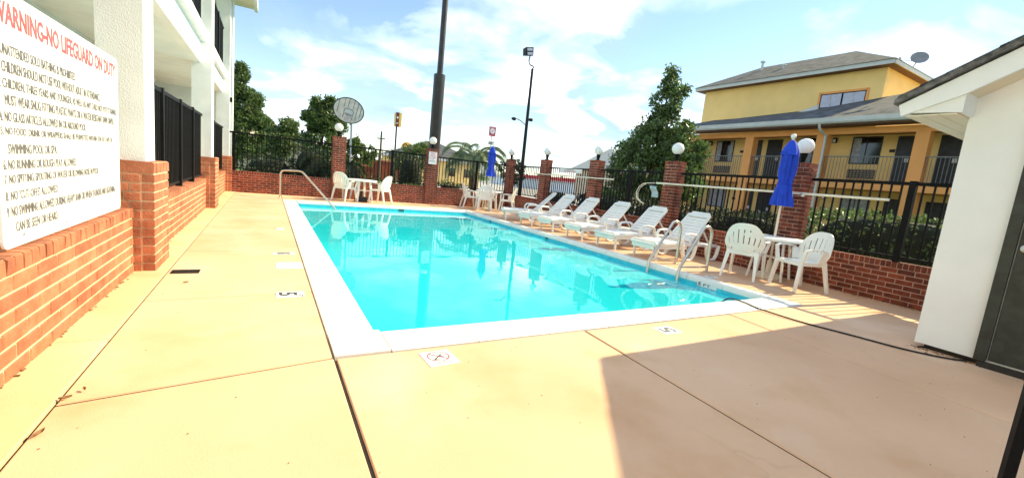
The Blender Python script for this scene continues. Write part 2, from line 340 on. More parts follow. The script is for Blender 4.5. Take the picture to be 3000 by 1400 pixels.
def put_brick(parent, k, cx, cy_, cz, sx, sz, depth=.09, rz=0.0):
    o = bpy.data.objects.new('brick', random.choice(BR[k])); C.objects.link(o); o.parent = parent
    o.location = (cx, cy_, cz); o.rotation_euler = (0, 0, rz); o.scale = (sx, depth, sz)
def brick_wall(label, loc, rz, L, H, T, course, bl, rl, k='brick', mo='mortar', joint=.012, group='low brick walls round the pool'):
    """local x along the wall, front at y=0 facing -y"""
    t = thing('brick_wall', label, 'brick wall', loc, rz, group)
    obj('mortar', MB().box(0, L, .006, T, -.12, H-.007), MT[mo], t)
    n = int((H-rl)/course); c = (H-rl)/n
    for i in range(n):
        z = (i+.5)*c; x = -bl/2 if i % 2 else 0
        while x < L-.02:
            a, b = max(x, 0), min(x+bl, L)
            if b-a > .03: put_brick(t, k, (a+b)/2+random.uniform(-.001,.001), .045+random.uniform(-.0015,.0015), z, b-a-joint, c-joint)
            x += bl
    m = max(1, round(L/(course*1.0))); w = L/m
    for i in range(m):   # rowlock coping course: headers on edge, as deep as the wall
        put_brick(t, k, (i+.5)*w, T/2-.004+random.uniform(-.002,.002), H-rl/2, w-joint, rl-joint*.5, T)
    return t
def brick_pillar(label, x, y, rz, w, d, H, course, k='brick', mo='mortar', joint=.012, hide_back=True, group='brick pillars with globe lamps', nw=2, name='brick_pillar'):
    """front face centred at (x,y), facing local -y; w along local x, d along local y"""
    t = thing(name, label, 'brick pillar', (x, y, 0), rz, group)
    obj('mortar', MB().box(-w/2+.013, w/2-.013, .007, d-.005, -.1, H-.006), MT[mo], t)
    cap = course*1.3; n = round((H-cap)/course); c = (H-cap)/n; q = .095
    for i in range(n):
        z = (i+.5)*c
        if i % 2 == 0:
            for j in range(nw): put_brick(t, k, -w/2+(j+.5)*w/nw, .045, z, w/nw-joint, c-joint)
            sides = [(q, d)]
        else:
            ws = [(-w/2, -w/2+q)]
            inner = w-2*q; mth = max(1, nw-1)
            ws += [(-w/2+q+inner*j/mth, -w/2+q+inner*(j+1)/mth) for j in range(mth)]+[(w/2-q, w/2)]
            for a, b in ws: put_brick(t, k, (a+b)/2, .045, z, b-a-joint, c-joint)
            sides = [(q, d)]
        for a, b in sides:
            parts = [(a, (a+b)/2), ((a+b)/2, b)] if (b-a) > .24 else [(a, b)]
            if i % 2: parts = [(a, a+(b-a)*.33), (a+(b-a)*.33, b)] if (b-a) > .24 else parts
            for p, r in parts:
                put_brick(t, k, -w/2+.045, (p+r)/2, z, r-p-joint, c-joint, rz=-math.pi/2)
                put_brick(t, k, w/2-.045, (p+r)/2, z, r-p-joint, c-joint, rz=math.pi/2)
    m = max(2, round(w/.085))
    for i in range(m):
        put_brick(t, k, -w/2+(i+.5)*w/m, d/2, H-cap/2, w/m-joint*.8, cap-joint*.5, d)
    return t
# iron fence -------------------------------------------------------
def fence(label, loc, rz, L, z0, z1, sp=.12, posts=(), name='iron_fence', m='black', group='black iron fence panels on the walls', bar=.021, midrail=False):
    t = thing(name, label, 'fence', loc, rz, group)
    obj('top_rail', MB().box(0, L, -.024, .024, z1-.045, z1), MT[m], t)
    obj('bottom_rail', MB().box(0, L, -.016, .016, z0+.05, z0+.08), MT[m], t)
    if midrail: obj('middle_rail', MB().box(0, L, -.014, .014, z1-.22, z1-.195), MT[m], t)
    pm = MB().box(-bar/2, bar/2, -bar/2, bar/2, z0+.055, z1-.03).mesh('picket', MT[m])
    n = max(2, round(L/sp))
    for i in range(1, n):
        link('picket', pm, t, (L*i/n, 0, 0))
    for px in posts:
        obj('post', MB().box(px-.038, px+.038, -.038, .038, z0-.01, z1+.015), MT[m], t)
    return t
# leaves -----------------------------------------------------------
def leaf_mesh(name, pts, size, m, aspect=2.2, nrm=None, droop=.25):
    pts = np.asarray(pts, float); n = len(pts)
    d = RNG.normal(size=(n, 3)); 
    if nrm is not None: d = d*.6+nrm
    d[:, 2] -= droop*.3; d /= np.linalg.norm(d, axis=1)[:, None]
    s = RNG.normal(size=(n, 3)); s -= (s*d).sum(1)[:, None]*d; s /= np.linalg.norm(s, axis=1)[:, None]
    up = np.cross(d, s); L = size*RNG.uniform(.6, 1.3, n)[:, None]; w = L/aspect
    v = np.empty((n, 4, 3)); v[:, 0] = pts; v[:, 1] = pts+d*L*.5+s*w*.5+up*L*.06; v[:, 2] = pts+d*L-up*L*.12; v[:, 3] = pts+d*L*.5-s*w*.5+up*L*.06
    me = bpy.data.meshes.new(name); f = np.arange(n*4).reshape(n, 4)
    me.from_pydata(v.reshape(-1, 3).tolist(), [], f.tolist()); me.update(); me.materials.append(m); return me
def blob_points(c, r, n, hollow=.45):
    p = RNG.normal(size=(n, 3)); p /= np.linalg.norm(p, axis=1)[:, None]
    k = RNG.uniform(hollow, 1, n)**.6; return np.asarray(c)+p*k[:, None]*np.asarray(r)
def clumpy(blobs, per, cl=60, cr=.22):
    out = []
    for c, r, wgt in blobs:
        m = max(3, int(per*wgt/cl)); ctr = blob_points(c, r, m, .55)
        for q in ctr: out.append(blob_points(q, np.full(3, cr*RNG.uniform(.6, 1.3)), cl, .0))
    return np.concatenate(out)
def tree(name, label, cat, x, y, z0, blobs, nleaf, lsize, m, trunk_h, tr, limbs=5, cl=60, cr=.25, group=None, aspect=2.2):
    t = thing(name, label, cat, (x, y, z0), 0, group)
    mb = MB(); pts = [Vector((0,0,0)), Vector((.05,.03,trunk_h*.5)), Vector((0,.05,trunk_h))]
    mb.tube(pts, [tr, tr*.8, tr*.5], 8)
    for c, r, w in blobs[:limbs+3]:
        a = Vector((0,0,min(trunk_h*.95, max(trunk_h*.3, c[2]*.5)))); b = Vector(c); mid = (a+b)/2+Vector((0,0,.15))
        mb.tube([a, mid, b], [tr*.45, tr*.3, tr*.1], 6)
    obj('trunk', mb, MT['bark'], t, smooth=True)
    link('crown', leaf_mesh('crown', clumpy(blobs, nleaf, cl, cr), lsize, MT[m], aspect), t)
    return t
def hedge(name, label, cat, x, y, z0, sx, sy_, sz, nleaf, lsize, m='leaf_d', rz=0, group=None, core=True, round_=.5):
    t = thing(name, label, cat, (x, y, z0), rz, group)
    k = RNG.uniform(-1, 1, (nleaf, 3)); e = 2+6*(1-round_)
    nn = (np.abs(k)**e).sum(1)**(1/e); k = k/nn[:, None]; nr = k.copy()
    bump = np.array([mnoise.noise(Vector((a*2.3*sx, b*2.3*sy_, c*2.3*sz+x))) for a, b, c in k])
    k = k*(1+.16*bump[:, None])*RNG.uniform(.86, 1.04, nleaf)[:, None]
    p = k*np.array([sx/2, sy_/2, sz/2])+np.array([0, 0, sz/2]); p[:, 2] = np.maximum(p[:, 2], .03)
    link('foliage', leaf_mesh('foliage', p, lsize, MT[m], 1.7, nr*.8), t)
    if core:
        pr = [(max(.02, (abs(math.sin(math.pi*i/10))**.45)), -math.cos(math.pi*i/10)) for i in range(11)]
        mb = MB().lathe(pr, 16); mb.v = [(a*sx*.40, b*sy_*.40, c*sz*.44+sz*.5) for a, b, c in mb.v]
        obj('dark_core', mb, MT['leaf_core'], t)  # solid core, the shade inside the hedge put in its dark colour
    return t
def palm(name, label, x, y, z0, h, tr, nf, fl, arch, m='leaf_p', leafw=.03, nl=26, up=(0.1, 1.35)):
    t = thing(name, label, 'palm tree', (x, y, z0))
    mb = MB(); k = 9
    mb.tube([Vector((0.04*math.sin(i), .03*math.cos(i), h*i/k)) for i in range(k+1)], [tr*(1.15 if i % 2 else .95) for i in range(k+1)], 10)
    obj('trunk', mb, MT['bark'], t)
    for i in range(nf):
        az = i*2.39996+random.uniform(-.2,.2); el = up[0]+(up[1]-up[0])*((i+.5)/nf); L = fl*random.uniform(.85, 1.1); mb = MB()
        d = Vector((math.cos(az), math.sin(az), 0)); s = Vector((-math.sin(az), math.cos(az), 0)); pts = []
        p = Vector((0,0,h)); e = el
        for q in range(nl+1):
            pts.append((p.copy(), e)); p = p+(d*math.cos(e)+Vector((0,0,math.sin(e))))*L/nl; e -= arch/nl*(1+q/nl*.8)
        mb.tube([q[0] for q in pts[::3]], [max(.004, .018*(1-i2/(len(pts[::3])))) for i2 in range(len(pts[::3]))], 4)
        for q in range(3, nl+1):
            P, e2 = pts[q]; T = d*math.cos(e2)+Vector((0,0,math.sin(e2))); U = s.cross(T)*-1
            ll = L*.26*math.sin(math.pi*min(1, (q+2)/(nl+2)))**.6+.03
            for sg in (-1, 1):
                o = (s*sg*.72+T*.6+U*.35); o.normalize(); e3 = P+o*ll-Vector((0,0,ll*.25))
                mb.add([P, P+T*leafw, e3, P+o*ll*.5-T*leafw*.2], [(0,1,2,3)])
        obj('frond', mb, MT[m], t)
    return t
PI = math.pi
# ================================================================== SETTING
xw = lambda y: 7.68+.045*y
PXL0, PXL, PXR, PYN0, PYN, PYF = .384, .72, 5.80, 2.656, 3.06, 13.13
gv = [(-700,-500,-.16),(900,-500,-.16),(900,900,-.16),(-700,900,-.16),(.5,2.8,-.16),(5.95,2.8,-.16),(5.95,13.25,-.16),(.5,13.25,-.16)]
structure('ground', MB().add(gv, [(0,1,5,4),(1,2,6,5),(2,3,7,6),(3,0,4,7)]), MT['grass'])
structure('parking_lot', MB().add([(9.3,11,-.15),(60,6,-.15),(120,120,-.15),(13,120,-.15),(9.3,24,-.15)], [(0,1,2,3,4)]), MT['lot'])
structure('access_road', MB().add([(-20,26,-.146),(13,20,-.146),(13,23,-.146),(-20,30,-.146)], [(0,1,2,3)]), MT['lot'])
# pool deck: dark bed with slabs laid on it
dk = MB()
for x0, x1, y0, y1 in ((-1.3, PXL0-.02, -6, 15.1), (PXL0-.02, PXR+.12, -6, PYN0-.02), (PXR+.12, 9, -6, 15.1), (PXL0-.02, PXR+.12, PYF+.14, 15.1)):
    dk.box(x0, x1, y0, y1, -.15, -.008)
deck = structure('pool_deck', dk, MT['gap'])
def slab(pts, m='deck', g=.006, top=0.0, par=deck):
    c = Vector((sum(p[0] for p in pts)/len(pts), sum(p[1] for p in pts)/len(pts))); q = []
    for p in pts:
        d = Vector(p)-c; q.append((p[0]-g*(1 if d.x > 0 else -1), p[1]-g*(1 if d.y > 0 else -1)))
    b = .006; q2 = [(c.x+(p[0]-c.x)*(1-b/max(.2, abs(p[0]-c.x))), c.y+(p[1]-c.y)*(1-b/max(.2, abs(p[1]-c.y)))) for p in q]
    k = len(q); mb = MB()
    vs = [(p[0], p[1], -.09) for p in q]+[(p[0], p[1], top-.006) for p in q]+[(p[0], p[1], top) for p in q2]
    fs = [(i, (i+1) % k, k+(i+1) % k, k+i) for i in range(k)]+[(k+i, k+(i+1) % k, 2*k+(i+1) % k, 2*k+i) for i in range(k)]+[tuple(2*k+i for i in range(k))]
    return obj('slab', mb.add(vs, fs), MT[m], par)
yl = [(-6,-6), (.55,.62), (2.49,2.662), (4.06,4.125), (6.02,6.05), (8.0,8.0), (10.0,10.0), (11.9,11.9), (13.3,13.27)]
for (a0, a1), (b0, b1) in zip(yl[:-1], yl[1:]): slab([(-.806,a0), (PXL0+.002,a1), (PXL0+.002,b1), (-.806,b0)], g=.009)
for a, b in ((-6,1.25), (1.25,3.26), (3.26,5.4), (5.4,7.6), (7.6,9.8), (9.8,12.4), (12.4,14.95)): slab([(-1.06,a), (-.8,a), (-.8,b), (-1.06,b)], 'curb', .004, .012)
slab([(PXL0+.004,-6), (2.0,-6), (2.355,PYN0-.004), (PXL0+.004,PYN0-.004)], g=.006)
slab([(2.0,-6), (3.35,-6), (4.375,PYN0-.004), (2.355,PYN0-.004)], g=.011)
slab([(3.35,-6), (9,-6), (9,PYN0-.004), (4.375,PYN0-.004)], g=.006)
for a, b in ((PYN0-.006,5.4), (5.4,8.0), (8.0,10.6), (10.6,13.27)): slab([(PXR+.135,a), (8.6,a), (8.6,b), (PXR+.135,b)], g=.004)
for a, b in ((-.8,PXL0), (PXL0,2.6), (2.6,5.0), (5.0,8.6)): slab([(a,13.28), (b,13.28), (b,15.0), (a,15.0)], g=.004)

# swimming pool ------------------------------------------------------
pool = thing('swimming_pool', 'rectangular cyan swimming pool with white coping stones', 'swimming pool', (0,0,0))
fl = MB()
x0, x1, y0, y1 = PXL, PXR, PYN, PYF
fl.add([(x0,y0,-1.25),(x1,y0,-1.25),(x1,y1,-.9),(x0,y1,-.9)], [(0,1,2,3)])
obj('pool_floor', fl, MT['plaster'], pool)
wl_ = MB()
wl_.box(x0-.12,x0,y0-.12,y1+.12,-1.8,-.27).box(x1,x1+.12,y0-.12,y1+.12,-1.8,-.27).box(x0,x1,y0-.12,y0,-1.8,-.27).box(x0,x1,y1,y1+.12,-1.8,-.27)
obj('pool_wall', wl_, MT['plaster'], pool)
tb = MB()
tb.box(x0-.1,x0-.002,y0-.1,y1+.1,-.27,-.035).box(x1+.002,x1+.1,y0-.1,y1+.1,-.27,-.035).box(x0,x1,y0-.1,y0-.002,-.27,-.035).box(x0,x1,y1+.002,y1+.1,-.27,-.035)
obj('waterline_band', tb, MT['tile_blue'], pool)
st = MB()
for i, z in enumerate((-.32, -.58, -.84)):
    st.box(x0+.002, x0+1.1, y1-.36*(i+1), y1-.36*i-.002, -1.3, z)
    obj('step', st, MT['step'], pool); st = MB()
NW = 90
wat = MB().add([(x0-.06,y0-.06,-.125),(x1+.06,y0-.06,-.125),(x1+.06,y1+.06,-.125),(x0-.06,y1+.06,-.125)], [(0,1,2,3)])
tag(obj('pool_water', wat, MT['water']), kind='structure')
def coping(a, b, o, i, axis):
    """a..b along axis, o outer edge, i inner lip"""
    s = 1 if i > o else -1; w = abs(i-o); r = min(.10, w*.5); g = .009
    pr = [(o, -.10), (o, .006), (o+s*.01, .012)]
    for k in range(6): t = k/5*PI/2; pr.append((i-s*r+s*r*math.sin(t), .012-.055*(1-math.cos(t))))
    pr += [(i, -.075), (i-s*.02, -.09), (i-s*.02, -.10)]
    if (s > 0) == (axis == 'y'): pr = pr[::-1]
    return obj('coping_stone', MB().prism(pr if axis == 'y' else pr, 'y' if axis == 'y' else 'x', a+g/2, b-g/2), MT['coping'], pool, smooth=True)
ys = [PYN-.02]+[PYN-.02+(PYF+.02-PYN)*(i+1)/16 for i in range(16)]
for a, b in zip(ys[:-1], ys[1:]):
    coping(a, b, PXL0, PXL, 'y'); coping(a, b, PXR+.13, PXR, 'y')
xs = [PXL0+.352+i*.636 for i in range(9)]
for a, b in zip(xs[:-1], xs[1:]): coping(a, b, PYN0, PYN, 'x'); coping(a, b, PYF+.14, PYF, 'x')
for a, b, c, d in ((PXL0, PXL0+.352, PYN0, PYN-.02), (xs[-1], PXR+.13, PYN0, PYN-.02), (PXL0, PXL0+.352, PYF, PYF+.14), (xs[-1], PXR+.13, PYF, PYF+.14)):
    g = .003
    obj('coping_stone', MB().box(a+g,b-g,c+g,d-g,-.1,.0115), MT['coping'], pool)
tl = obj('depth_tile', MB().box(PXR-.004, PXR+.001, 3.76, 4.09, -.118, -.045), MT['sign'], pool)
link('depth_marking', text_mesh('depth_marking', '5', .045, .055, MT['dark_ink'], .03), tl, (PXR-.006, 4.07, -.109), (PI/2, 0, -PI/2)); link('depth_marking', text_mesh('depth_marking', 'FT', .12, .04, MT['grey_ink'], .01), tl, (PXR-.006, 3.98, -.104), (PI/2, 0, -PI/2))
dr = obj('skimmer_mouth', MB().box(3.55,3.72,PYF-.004,PYF+.003,-.12,-.075), MT['rubber'], pool)
for yy in (11.2, 8.2): obj('wall_fitting', MB().box(PXR-.004,PXR+.003,yy,yy+.09,-.115,-.08), MT['rubber'], pool)

# deck plaques -------------------------------------------------------
def plaque(label, x, y, w, h, rz, txt=None, tw=0, thh=0, off=(0,0), ink='dark_ink', z=.004, wt=.02):
    t = obj('floor_plaque', MB().box(-w/2,w/2,-h/2,h/2,-.01,z), MT['sign'], None, (x,y,0), (0,0,rz))
    tag(t, label, 'floor plaque', 'markings set in the deck beside the pool')
    if txt: link('lettering', text_mesh('lettering', txt, tw, thh, MT[ink], wt, .001), t, (off[0]-tw/2, off[1]-thh/2, z+.0006))
    return t
p5 = plaque('white deck plaque with a large sideways grey 5 by the left pool edge', .20, 4.07, .17, .22, -PI/2, '5', .11, .145, (-.015,-.02))
link('lettering', text_mesh('lettering', 'FT', .05, .05, MT['grey_ink'], .02, .001), p5, (.03, .045, .0046))
plaque('blank white deck plaque touching the left pool coping', .235, 5.21, .30, .26, -PI/2)
plaque('faded white deck plaque with pale lettering beyond the blank one', .20, 5.87, .13, .24, -PI/2, 'NO DIVING', .09, .15, ink='grey_ink', wt=0)
plaque('small faded white plaque far along the left pool edge', .21, 7.9, .12, .2, 0, 'NO DIVING', .15, .04, ink='grey_ink', wt=0)
plaque('pale plaque with a lone grey 5 by the near pool coping', 3.16, 2.45, .17, .22, PI/2, '5', .11, .15, ink='grey_ink')
plaque('faded white plaque by the chair legs at the right pool edge', 6.13, 4.1, .14, .2, PI/2, 'NO DIVING', .1, .05, ink='grey_ink', wt=0)
nd = plaque('square white deck plaque with a red crossed circle and a diver', 1.0, 2.475, .205, .215, .06)
rg = MB(); rg.tube([(.07*math.cos(a)+.0, .07*math.sin(a)+.02, .0045) for a in [2*PI*i/36 for i in range(36)]], .0055, 4, True, .2)
obj('prohibition_ring', rg, MT['sign_r'], nd)
obj('prohibition_bar', MB().beam((-.05,.07,.0046),(.05,-.03,.0046),.011,.0015), MT['sign_r'], nd)
obj('diver_symbol', MB().beam((-.035,-.015,.005),(.03,.045,.005),.010,.001).beam((.005,.02,.005),(.045,.012,.005),.008,.001).beam((-.045,-.02,.005),(-.01,-.03,.005),.009,.001), MT['dark_ink'], nd)
link('lettering', text_mesh('lettering', 'NO DIVING', .11, .012, MT['grey_ink'], .01, .001), nd, (-.055,-.085,.0046))
gr = thing('drain_grate', 'small black slotted drain grate in the deck by the left wall', 'drain grate', (-.66,4.99,0))
fr = MB().box(-.11,.11,-.07,-.055,-.01,.006).box(-.11,.11,.055,.07,-.01,.006).box(-.11,-.098,-.055,.055,-.01,.006).box(.098,.11,-.055,.055,-.01,.006)
obj('grate_frame', fr, MT['rail_dark'], gr)
bm = MB().box(-.006,.006,-.055,.055,-.008,.005).mesh('bar', MT['rail_dark'])
for i in range(9): link('bar', bm, gr, (-.085+i*.0213,0,0))
obj('drain_well', MB().box(-.098,.098,-.055,.055,-.01,.0015), MT['rubber'], gr)

# ================================================================== WALLS, PILLARS, FENCES round the pool
AR = -PI/2-math.atan(.045); du = Vector((-.045,-1,0)).normalized(); nv = Vector((1,-.045,0)).normalized()
PY = {7: 3.99, 6: 6.72, 5: 9.55, 4: 12.32, 3: 15.02}
PL = {7: 'brick pillar with globe lamp nearest the white shed, beside the large blue umbrella', 6: 'brick pillar with globe lamp in front of the big dark tree',
      5: 'brick pillar with globe lamp between the red lettered fence sign and the pole skimmer net', 4: 'brick pillar with globe lamp carrying the left end of the short white pole',
      3: 'brick pillar with globe lamp at the far right corner behind the small blue umbrella'}
for i, y in PY.items():
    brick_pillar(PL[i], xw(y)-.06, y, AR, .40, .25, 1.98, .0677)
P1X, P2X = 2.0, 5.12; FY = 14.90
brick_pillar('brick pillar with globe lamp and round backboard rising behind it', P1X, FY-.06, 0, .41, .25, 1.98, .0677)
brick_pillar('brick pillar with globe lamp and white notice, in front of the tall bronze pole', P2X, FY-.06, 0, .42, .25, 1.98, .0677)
def rsec(lab, flab, ya, yb, posts=(), z1=1.74):
    L = (ya-yb)*math.hypot(1,.045); o = Vector((xw(ya), ya, 0))
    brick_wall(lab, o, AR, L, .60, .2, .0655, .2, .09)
    fence(flab, o+nv*.1, AR, L, .60, z1, posts=posts)
rsec('low brick wall behind the near white table, running to the shed', 'black fence panel between the large blue umbrella and the shed', PY[7]-.201, .3, (1.33,))
rsec('low brick wall behind the two loungers nearest the ladder', 'black fence panel behind the steel ladder and nearest lounger', PY[6]-.201, PY[7]+.201)
rsec('low brick wall below the skimmer net', 'black fence panel with the pool skimmer net hanging on it', PY[5]-.201, PY[6]+.201, (1.2,))
rsec('low brick wall below the red lettered fence sign', 'black fence panel carrying the white sign with red lettering', PY[4]-.201, PY[5]+.201)
rsec('short low brick wall at the far end of the lounger row', 'black fence panel in front of the slim black light pole', PY[3]-.201, PY[4]+.201)
def fsec(lab, flab, xa, xb, posts=()):
    brick_wall(lab, (xa, FY, 0), 0, xb-xa, .63, .2, .0665, .2, .09)
    fence(flab, (xa, FY+.1, 0), 0, xb-xa, .63, 1.74, posts=posts)
fsec('low brick wall behind the curved steel handrail', 'black fence panel in front of the dark clipped shrubs beside the white building', -1.0, P1X-.207, (.14,))
fsec('low brick wall behind the far left white table', 'black fence panel between the backboard pillar and the notice pillar', P1X+.207, P2X-.212, (1.52,))
fsec('low brick wall behind the far white table with the small umbrella', 'black fence panel in front of the yellow house and pindo palm', P2X+.212, xw(15)-.1, (1.62,))
def globe(lab, x, y, z=1.98):
    t = thing('globe_lamp', lab, 'lamp', (x, y, z), 0, 'white globe lamps on the brick pillars')
    obj('lamp_base', MB().lathe([(.07,0),(.075,.012),(.042,.02),(.040,.06),(.058,.15),(.062,.165)], 16), MT['black'], t, smooth=True)
    obj('globe', MB().sphere((0,0,.285), .132, 28, 16), MT['globe'], t, smooth=True)
GL = {7: 'white globe lamp beside the large blue umbrella', 6: 'white globe lamp in front of the dark tree', 5: 'white globe lamp against open sky left of the tree', 4: 'white globe lamp just right of the slim black light pole', 3: 'white globe lamp just left of the slim black light pole'}
for i, y in PY.items(): p = Vector((xw(y)-.06, y, 0))+nv*.125; globe(GL[i], p.x, p.y)
globe('white globe lamp below the round backboard', P1X-.03, FY+.065); globe('white globe lamp in front of the tall bronze pole', P2X, FY+.065)

# ================================================================== WHITE BUILDING on the left
XLW = -1.04
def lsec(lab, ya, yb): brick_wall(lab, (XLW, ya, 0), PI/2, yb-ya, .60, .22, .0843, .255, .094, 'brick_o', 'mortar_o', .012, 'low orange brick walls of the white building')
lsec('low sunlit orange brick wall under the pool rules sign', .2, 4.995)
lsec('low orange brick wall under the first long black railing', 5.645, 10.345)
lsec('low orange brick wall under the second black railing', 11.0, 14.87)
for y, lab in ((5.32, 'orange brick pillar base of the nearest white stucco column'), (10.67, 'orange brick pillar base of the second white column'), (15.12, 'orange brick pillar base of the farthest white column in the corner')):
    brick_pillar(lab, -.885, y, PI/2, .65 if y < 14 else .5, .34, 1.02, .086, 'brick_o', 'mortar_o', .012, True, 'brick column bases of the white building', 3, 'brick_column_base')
fence('tall black railing between the first and second white columns', (-1.125,5.645,0), PI/2, 4.7, .60, 1.83, .095, (1.05,2.3,3.5), 'black_railing', 'rail_dark', 'black railings of the white building')
fence('black railing between the second and third white columns', (-1.125,11.0,0), PI/2, 3.88, .60, 1.83, .095, (1.5,), 'black_railing', 'rail_dark', 'black railings of the white building')
fence('upper floor black railing above the nearest beam', (-1.125,5.5,0), PI/2, 4.85, 3.42, 4.5, .095, (1.2,2.4,3.6), 'black_railing', 'rail_dark', 'black railings of the white building')
fence('upper floor black railing above the far beam', (-1.125,10.8,0), PI/2, 4.1, 3.42, 4.5, .095, (1.3,2.6), 'black_railing', 'rail_dark', 'black railings of the white building')
mo = thing('stucco_building', 'white stucco two-storey building with square columns along the left side', 'building', (-1,7,0))
def mpart(n, mb, m, smooth=False): o = obj(n, mb, MT[m], None, smooth=smooth); o.parent = mo; o.location = (1,-7,0); return o
for y0_, y1_ in ((5.06,5.45), (10.38,10.80), (14.92,15.3), (-.4,0)): mpart('column', MB().box(-1.275,-.96,y0_,y1_,1.0 if y0_ > 1 else .6,6.4), 'stucco')
for y0_, y1_ in ((0,5.06), (5.45,10.38), (10.80,14.92)):
    mpart('beam', MB().box(-1.262,-1.13,y0_,y1_,2.78,3.17), 'white_wall')
    mpart('ledge', MB().box(-1.262,-1.045,y0_,y1_,3.17,3.38), 'white_wall')
mpart('ceiling', MB().box(-2.6,-1.262,-4,15.3,2.79,3.05), 'stucco')
mpart('ceiling', MB().box(-2.6,-1.262,-4,15.3,5.5,5.6), 'stucco')
mpart('back_wall', MB().box(-2.75,-2.6,-4,15.4,0,6.4), 'stucco')
mpart('end_wall', MB().box(-2.6,-1.29,15.1,15.3,0,6.4), 'stucco')
mpart('walkway_floor', MB().box(-2.6,-1.262,-4,15.1,-.1,.02), 'curb')
mpart('louvre', MB().box(-2.58,-2.555,12.6,14.6,1.95,2.72), 'door_d')
mpart('wall_lamp', MB().box(-2.6,-2.5,11.2,11.34,2.05,2.3), 'globe')
mpart('roof_eave', MB().box(-3,-.42,-4,15.9,5.42,5.62), 'soffit')
mpart('gutter', MB().box(-.42,-.33,-4,15.92,5.36,5.62), 'white_wall')
mpart('downspout', MB().cyl((-.925,15.36,.05),(-.925,15.36,5.42),.035,.035,10), 'white_wall', True)
mpart('wall_light', MB().box(-.99,-.90,15.0,15.1,2.55,2.68), 'black')

# pool rules sign ----------------------------------------------------
sg = thing('rules_sign', 'large white pool rules board with red heading standing on the orange brick wall', 'sign', (-1.085,2.93,.61))
bd = MB(); rc = .04; L_, H_ = 1.90, 1.225; poly = []
for cx_, cz_, a0 in ((L_-rc,H_-rc,0),(rc,H_-rc,PI/2),(rc,rc,PI),(L_-rc,rc,1.5*PI)): poly += [(cx_+rc*math.cos(a0+PI/2*i/4), cz_+rc*math.sin(a0+PI/2*i/4)) for i in range(5)]
bd.prism(poly, 'x', -.012, 0); obj('board', bd, MT['sign'], sg)
LINES = [('WARNING-NO LIFEGUARD ON DUTY', 2.955, 4.77, 1.675, .105, 'red_ink', .022), ('1. UNATTENDED SOLO BATHING IS PROHIBITED.', 2.965, 3.92, 1.535, .05, 'grey_ink', 0),
 ('2. CHILDREN SHOULD NOT USE POOL WITHOUT ADULT IN ATTENDANCE.', 2.965, 4.38, 1.455, .052, 'grey_ink', 0), ('3. CHILDREN, THREE YEARS AND YOUNGER, AS WELL AS ANY CHILD NOT POTTY TRAINED', 2.965, 4.77, 1.375, .052, 'grey_ink', 0),
 ('MUST WEAR SNUG FITTING PLASTIC PANTS OR A WATER RESISTANT SWIM DIAPER.', 3.02, 4.70, 1.302, .05, 'grey_ink', 0), ('4. NO GLASS ARTICLES ALLOWED IN OR AROUND POOL.', 2.965, 4.07, 1.225, .047, 'grey_ink', 0),
 ("5. NO FOOD, DRINK OR WRAPPERS SHALL BE PERMITTED WITHIN TEN FEET (10') OF", 2.965, 4.64, 1.15, .05, 'grey_ink', 0), ('SWIMMING POOL OR SPA.', 3.025, 3.585, 1.07, .05, 'grey_ink', 0),
 ('6. NO RUNNING OR ROUGH PLAY ALLOWED.', 2.972, 3.88, .995, .048, 'grey_ink', 0), ('7. NO SPITTING, SPOUTING OF WATER OR BLOWING NOSE IN POOL.', 2.975, 4.30, .92, .05, 'grey_ink', 0),
 ("8. NO 'CUT-OFFS' ALLOWED.", 2.975, 3.58, .845, .047, 'grey_ink', 0), ('9. NO SWIMMING ALLOWED DURING HEAVY RAIN OR WHEN THUNDER AND LIGHTNING', 2.978, 4.68, .765, .05, 'grey_ink', 0), ('CAN BE SEEN OR HEARD.', 3.055, 3.56, .685, .05, 'grey_ink', 0)]
for s, a, b, z, h, ink, wt in LINES:
    link('text_line', text_mesh('text_line', s, b-a, h, MT[ink], wt), sg, (.0008, a-2.93, z-.61), (PI/2, 0, PI/2))
sm = MB().lathe([(.001,0),(.008,0),(.007,.003),(.001,.0045)], 8).mesh('screw', MT['steel'])
for y, z in ((.1,1.16),(.7,1.17),(1.25,1.17),(1.55,1.16),(.2,.05),(.75,.04),(1.2,.05),(1.5,.05),(.95,1.02),(1.85,1.1),(.8,.5)): link('screw', sm, sg, (.0005,y,z), (0,PI/2,0))

# ================================================================== WHITE SHED on the right
sh = thing('pool_shed', 'white pool shed with grey shingle gable roof at the right edge', 'building', (5.5,1.44,0))
def spart(n, mb, m, smooth=False): o = obj(n, mb, MT[m], None, smooth=smooth); o.parent = sh; o.location = (-5.5,-1.44,0); return o
SL = .55; YR = -1.7; ze = lambda y: 2.33+(1.85-max(y, 2*YR-y))*SL     # roof top line
spart('wall', MB().prism([(1.44,.05),(1.44,ze(1.44)-.21),(YR,ze(YR)-.21),(-4.84,ze(1.44)-.21),(-4.84,.05)], 'x', 5.5, 9.6), 'white_wall')
spart('dark_gap_fill', MB().box(5.56,9.5,-4.8,1.38,-.05,.05), 'rubber')  # recessed black block, shade of the gap under the wall put in its colour
rf = MB()
for a, b in ((1.85,YR),(2*YR-1.85,YR)):
    s = 1 if a > b else -1
    rf.hexa([(5.13,a+.03*s,ze(a)-.06),(9.9,a+.03*s,ze(a)-.06),(9.9,b,ze(b)-.045),(5.13,b,ze(b)-.045),(5.13,a+.03*s,ze(a)-.01),(9.9,a+.03*s,ze(a)-.01),(9.9,b,ze(b)+.03),(5.13,b,ze(b)+.03)])
roof_o = spart('roof', rf, 'shingle_l')
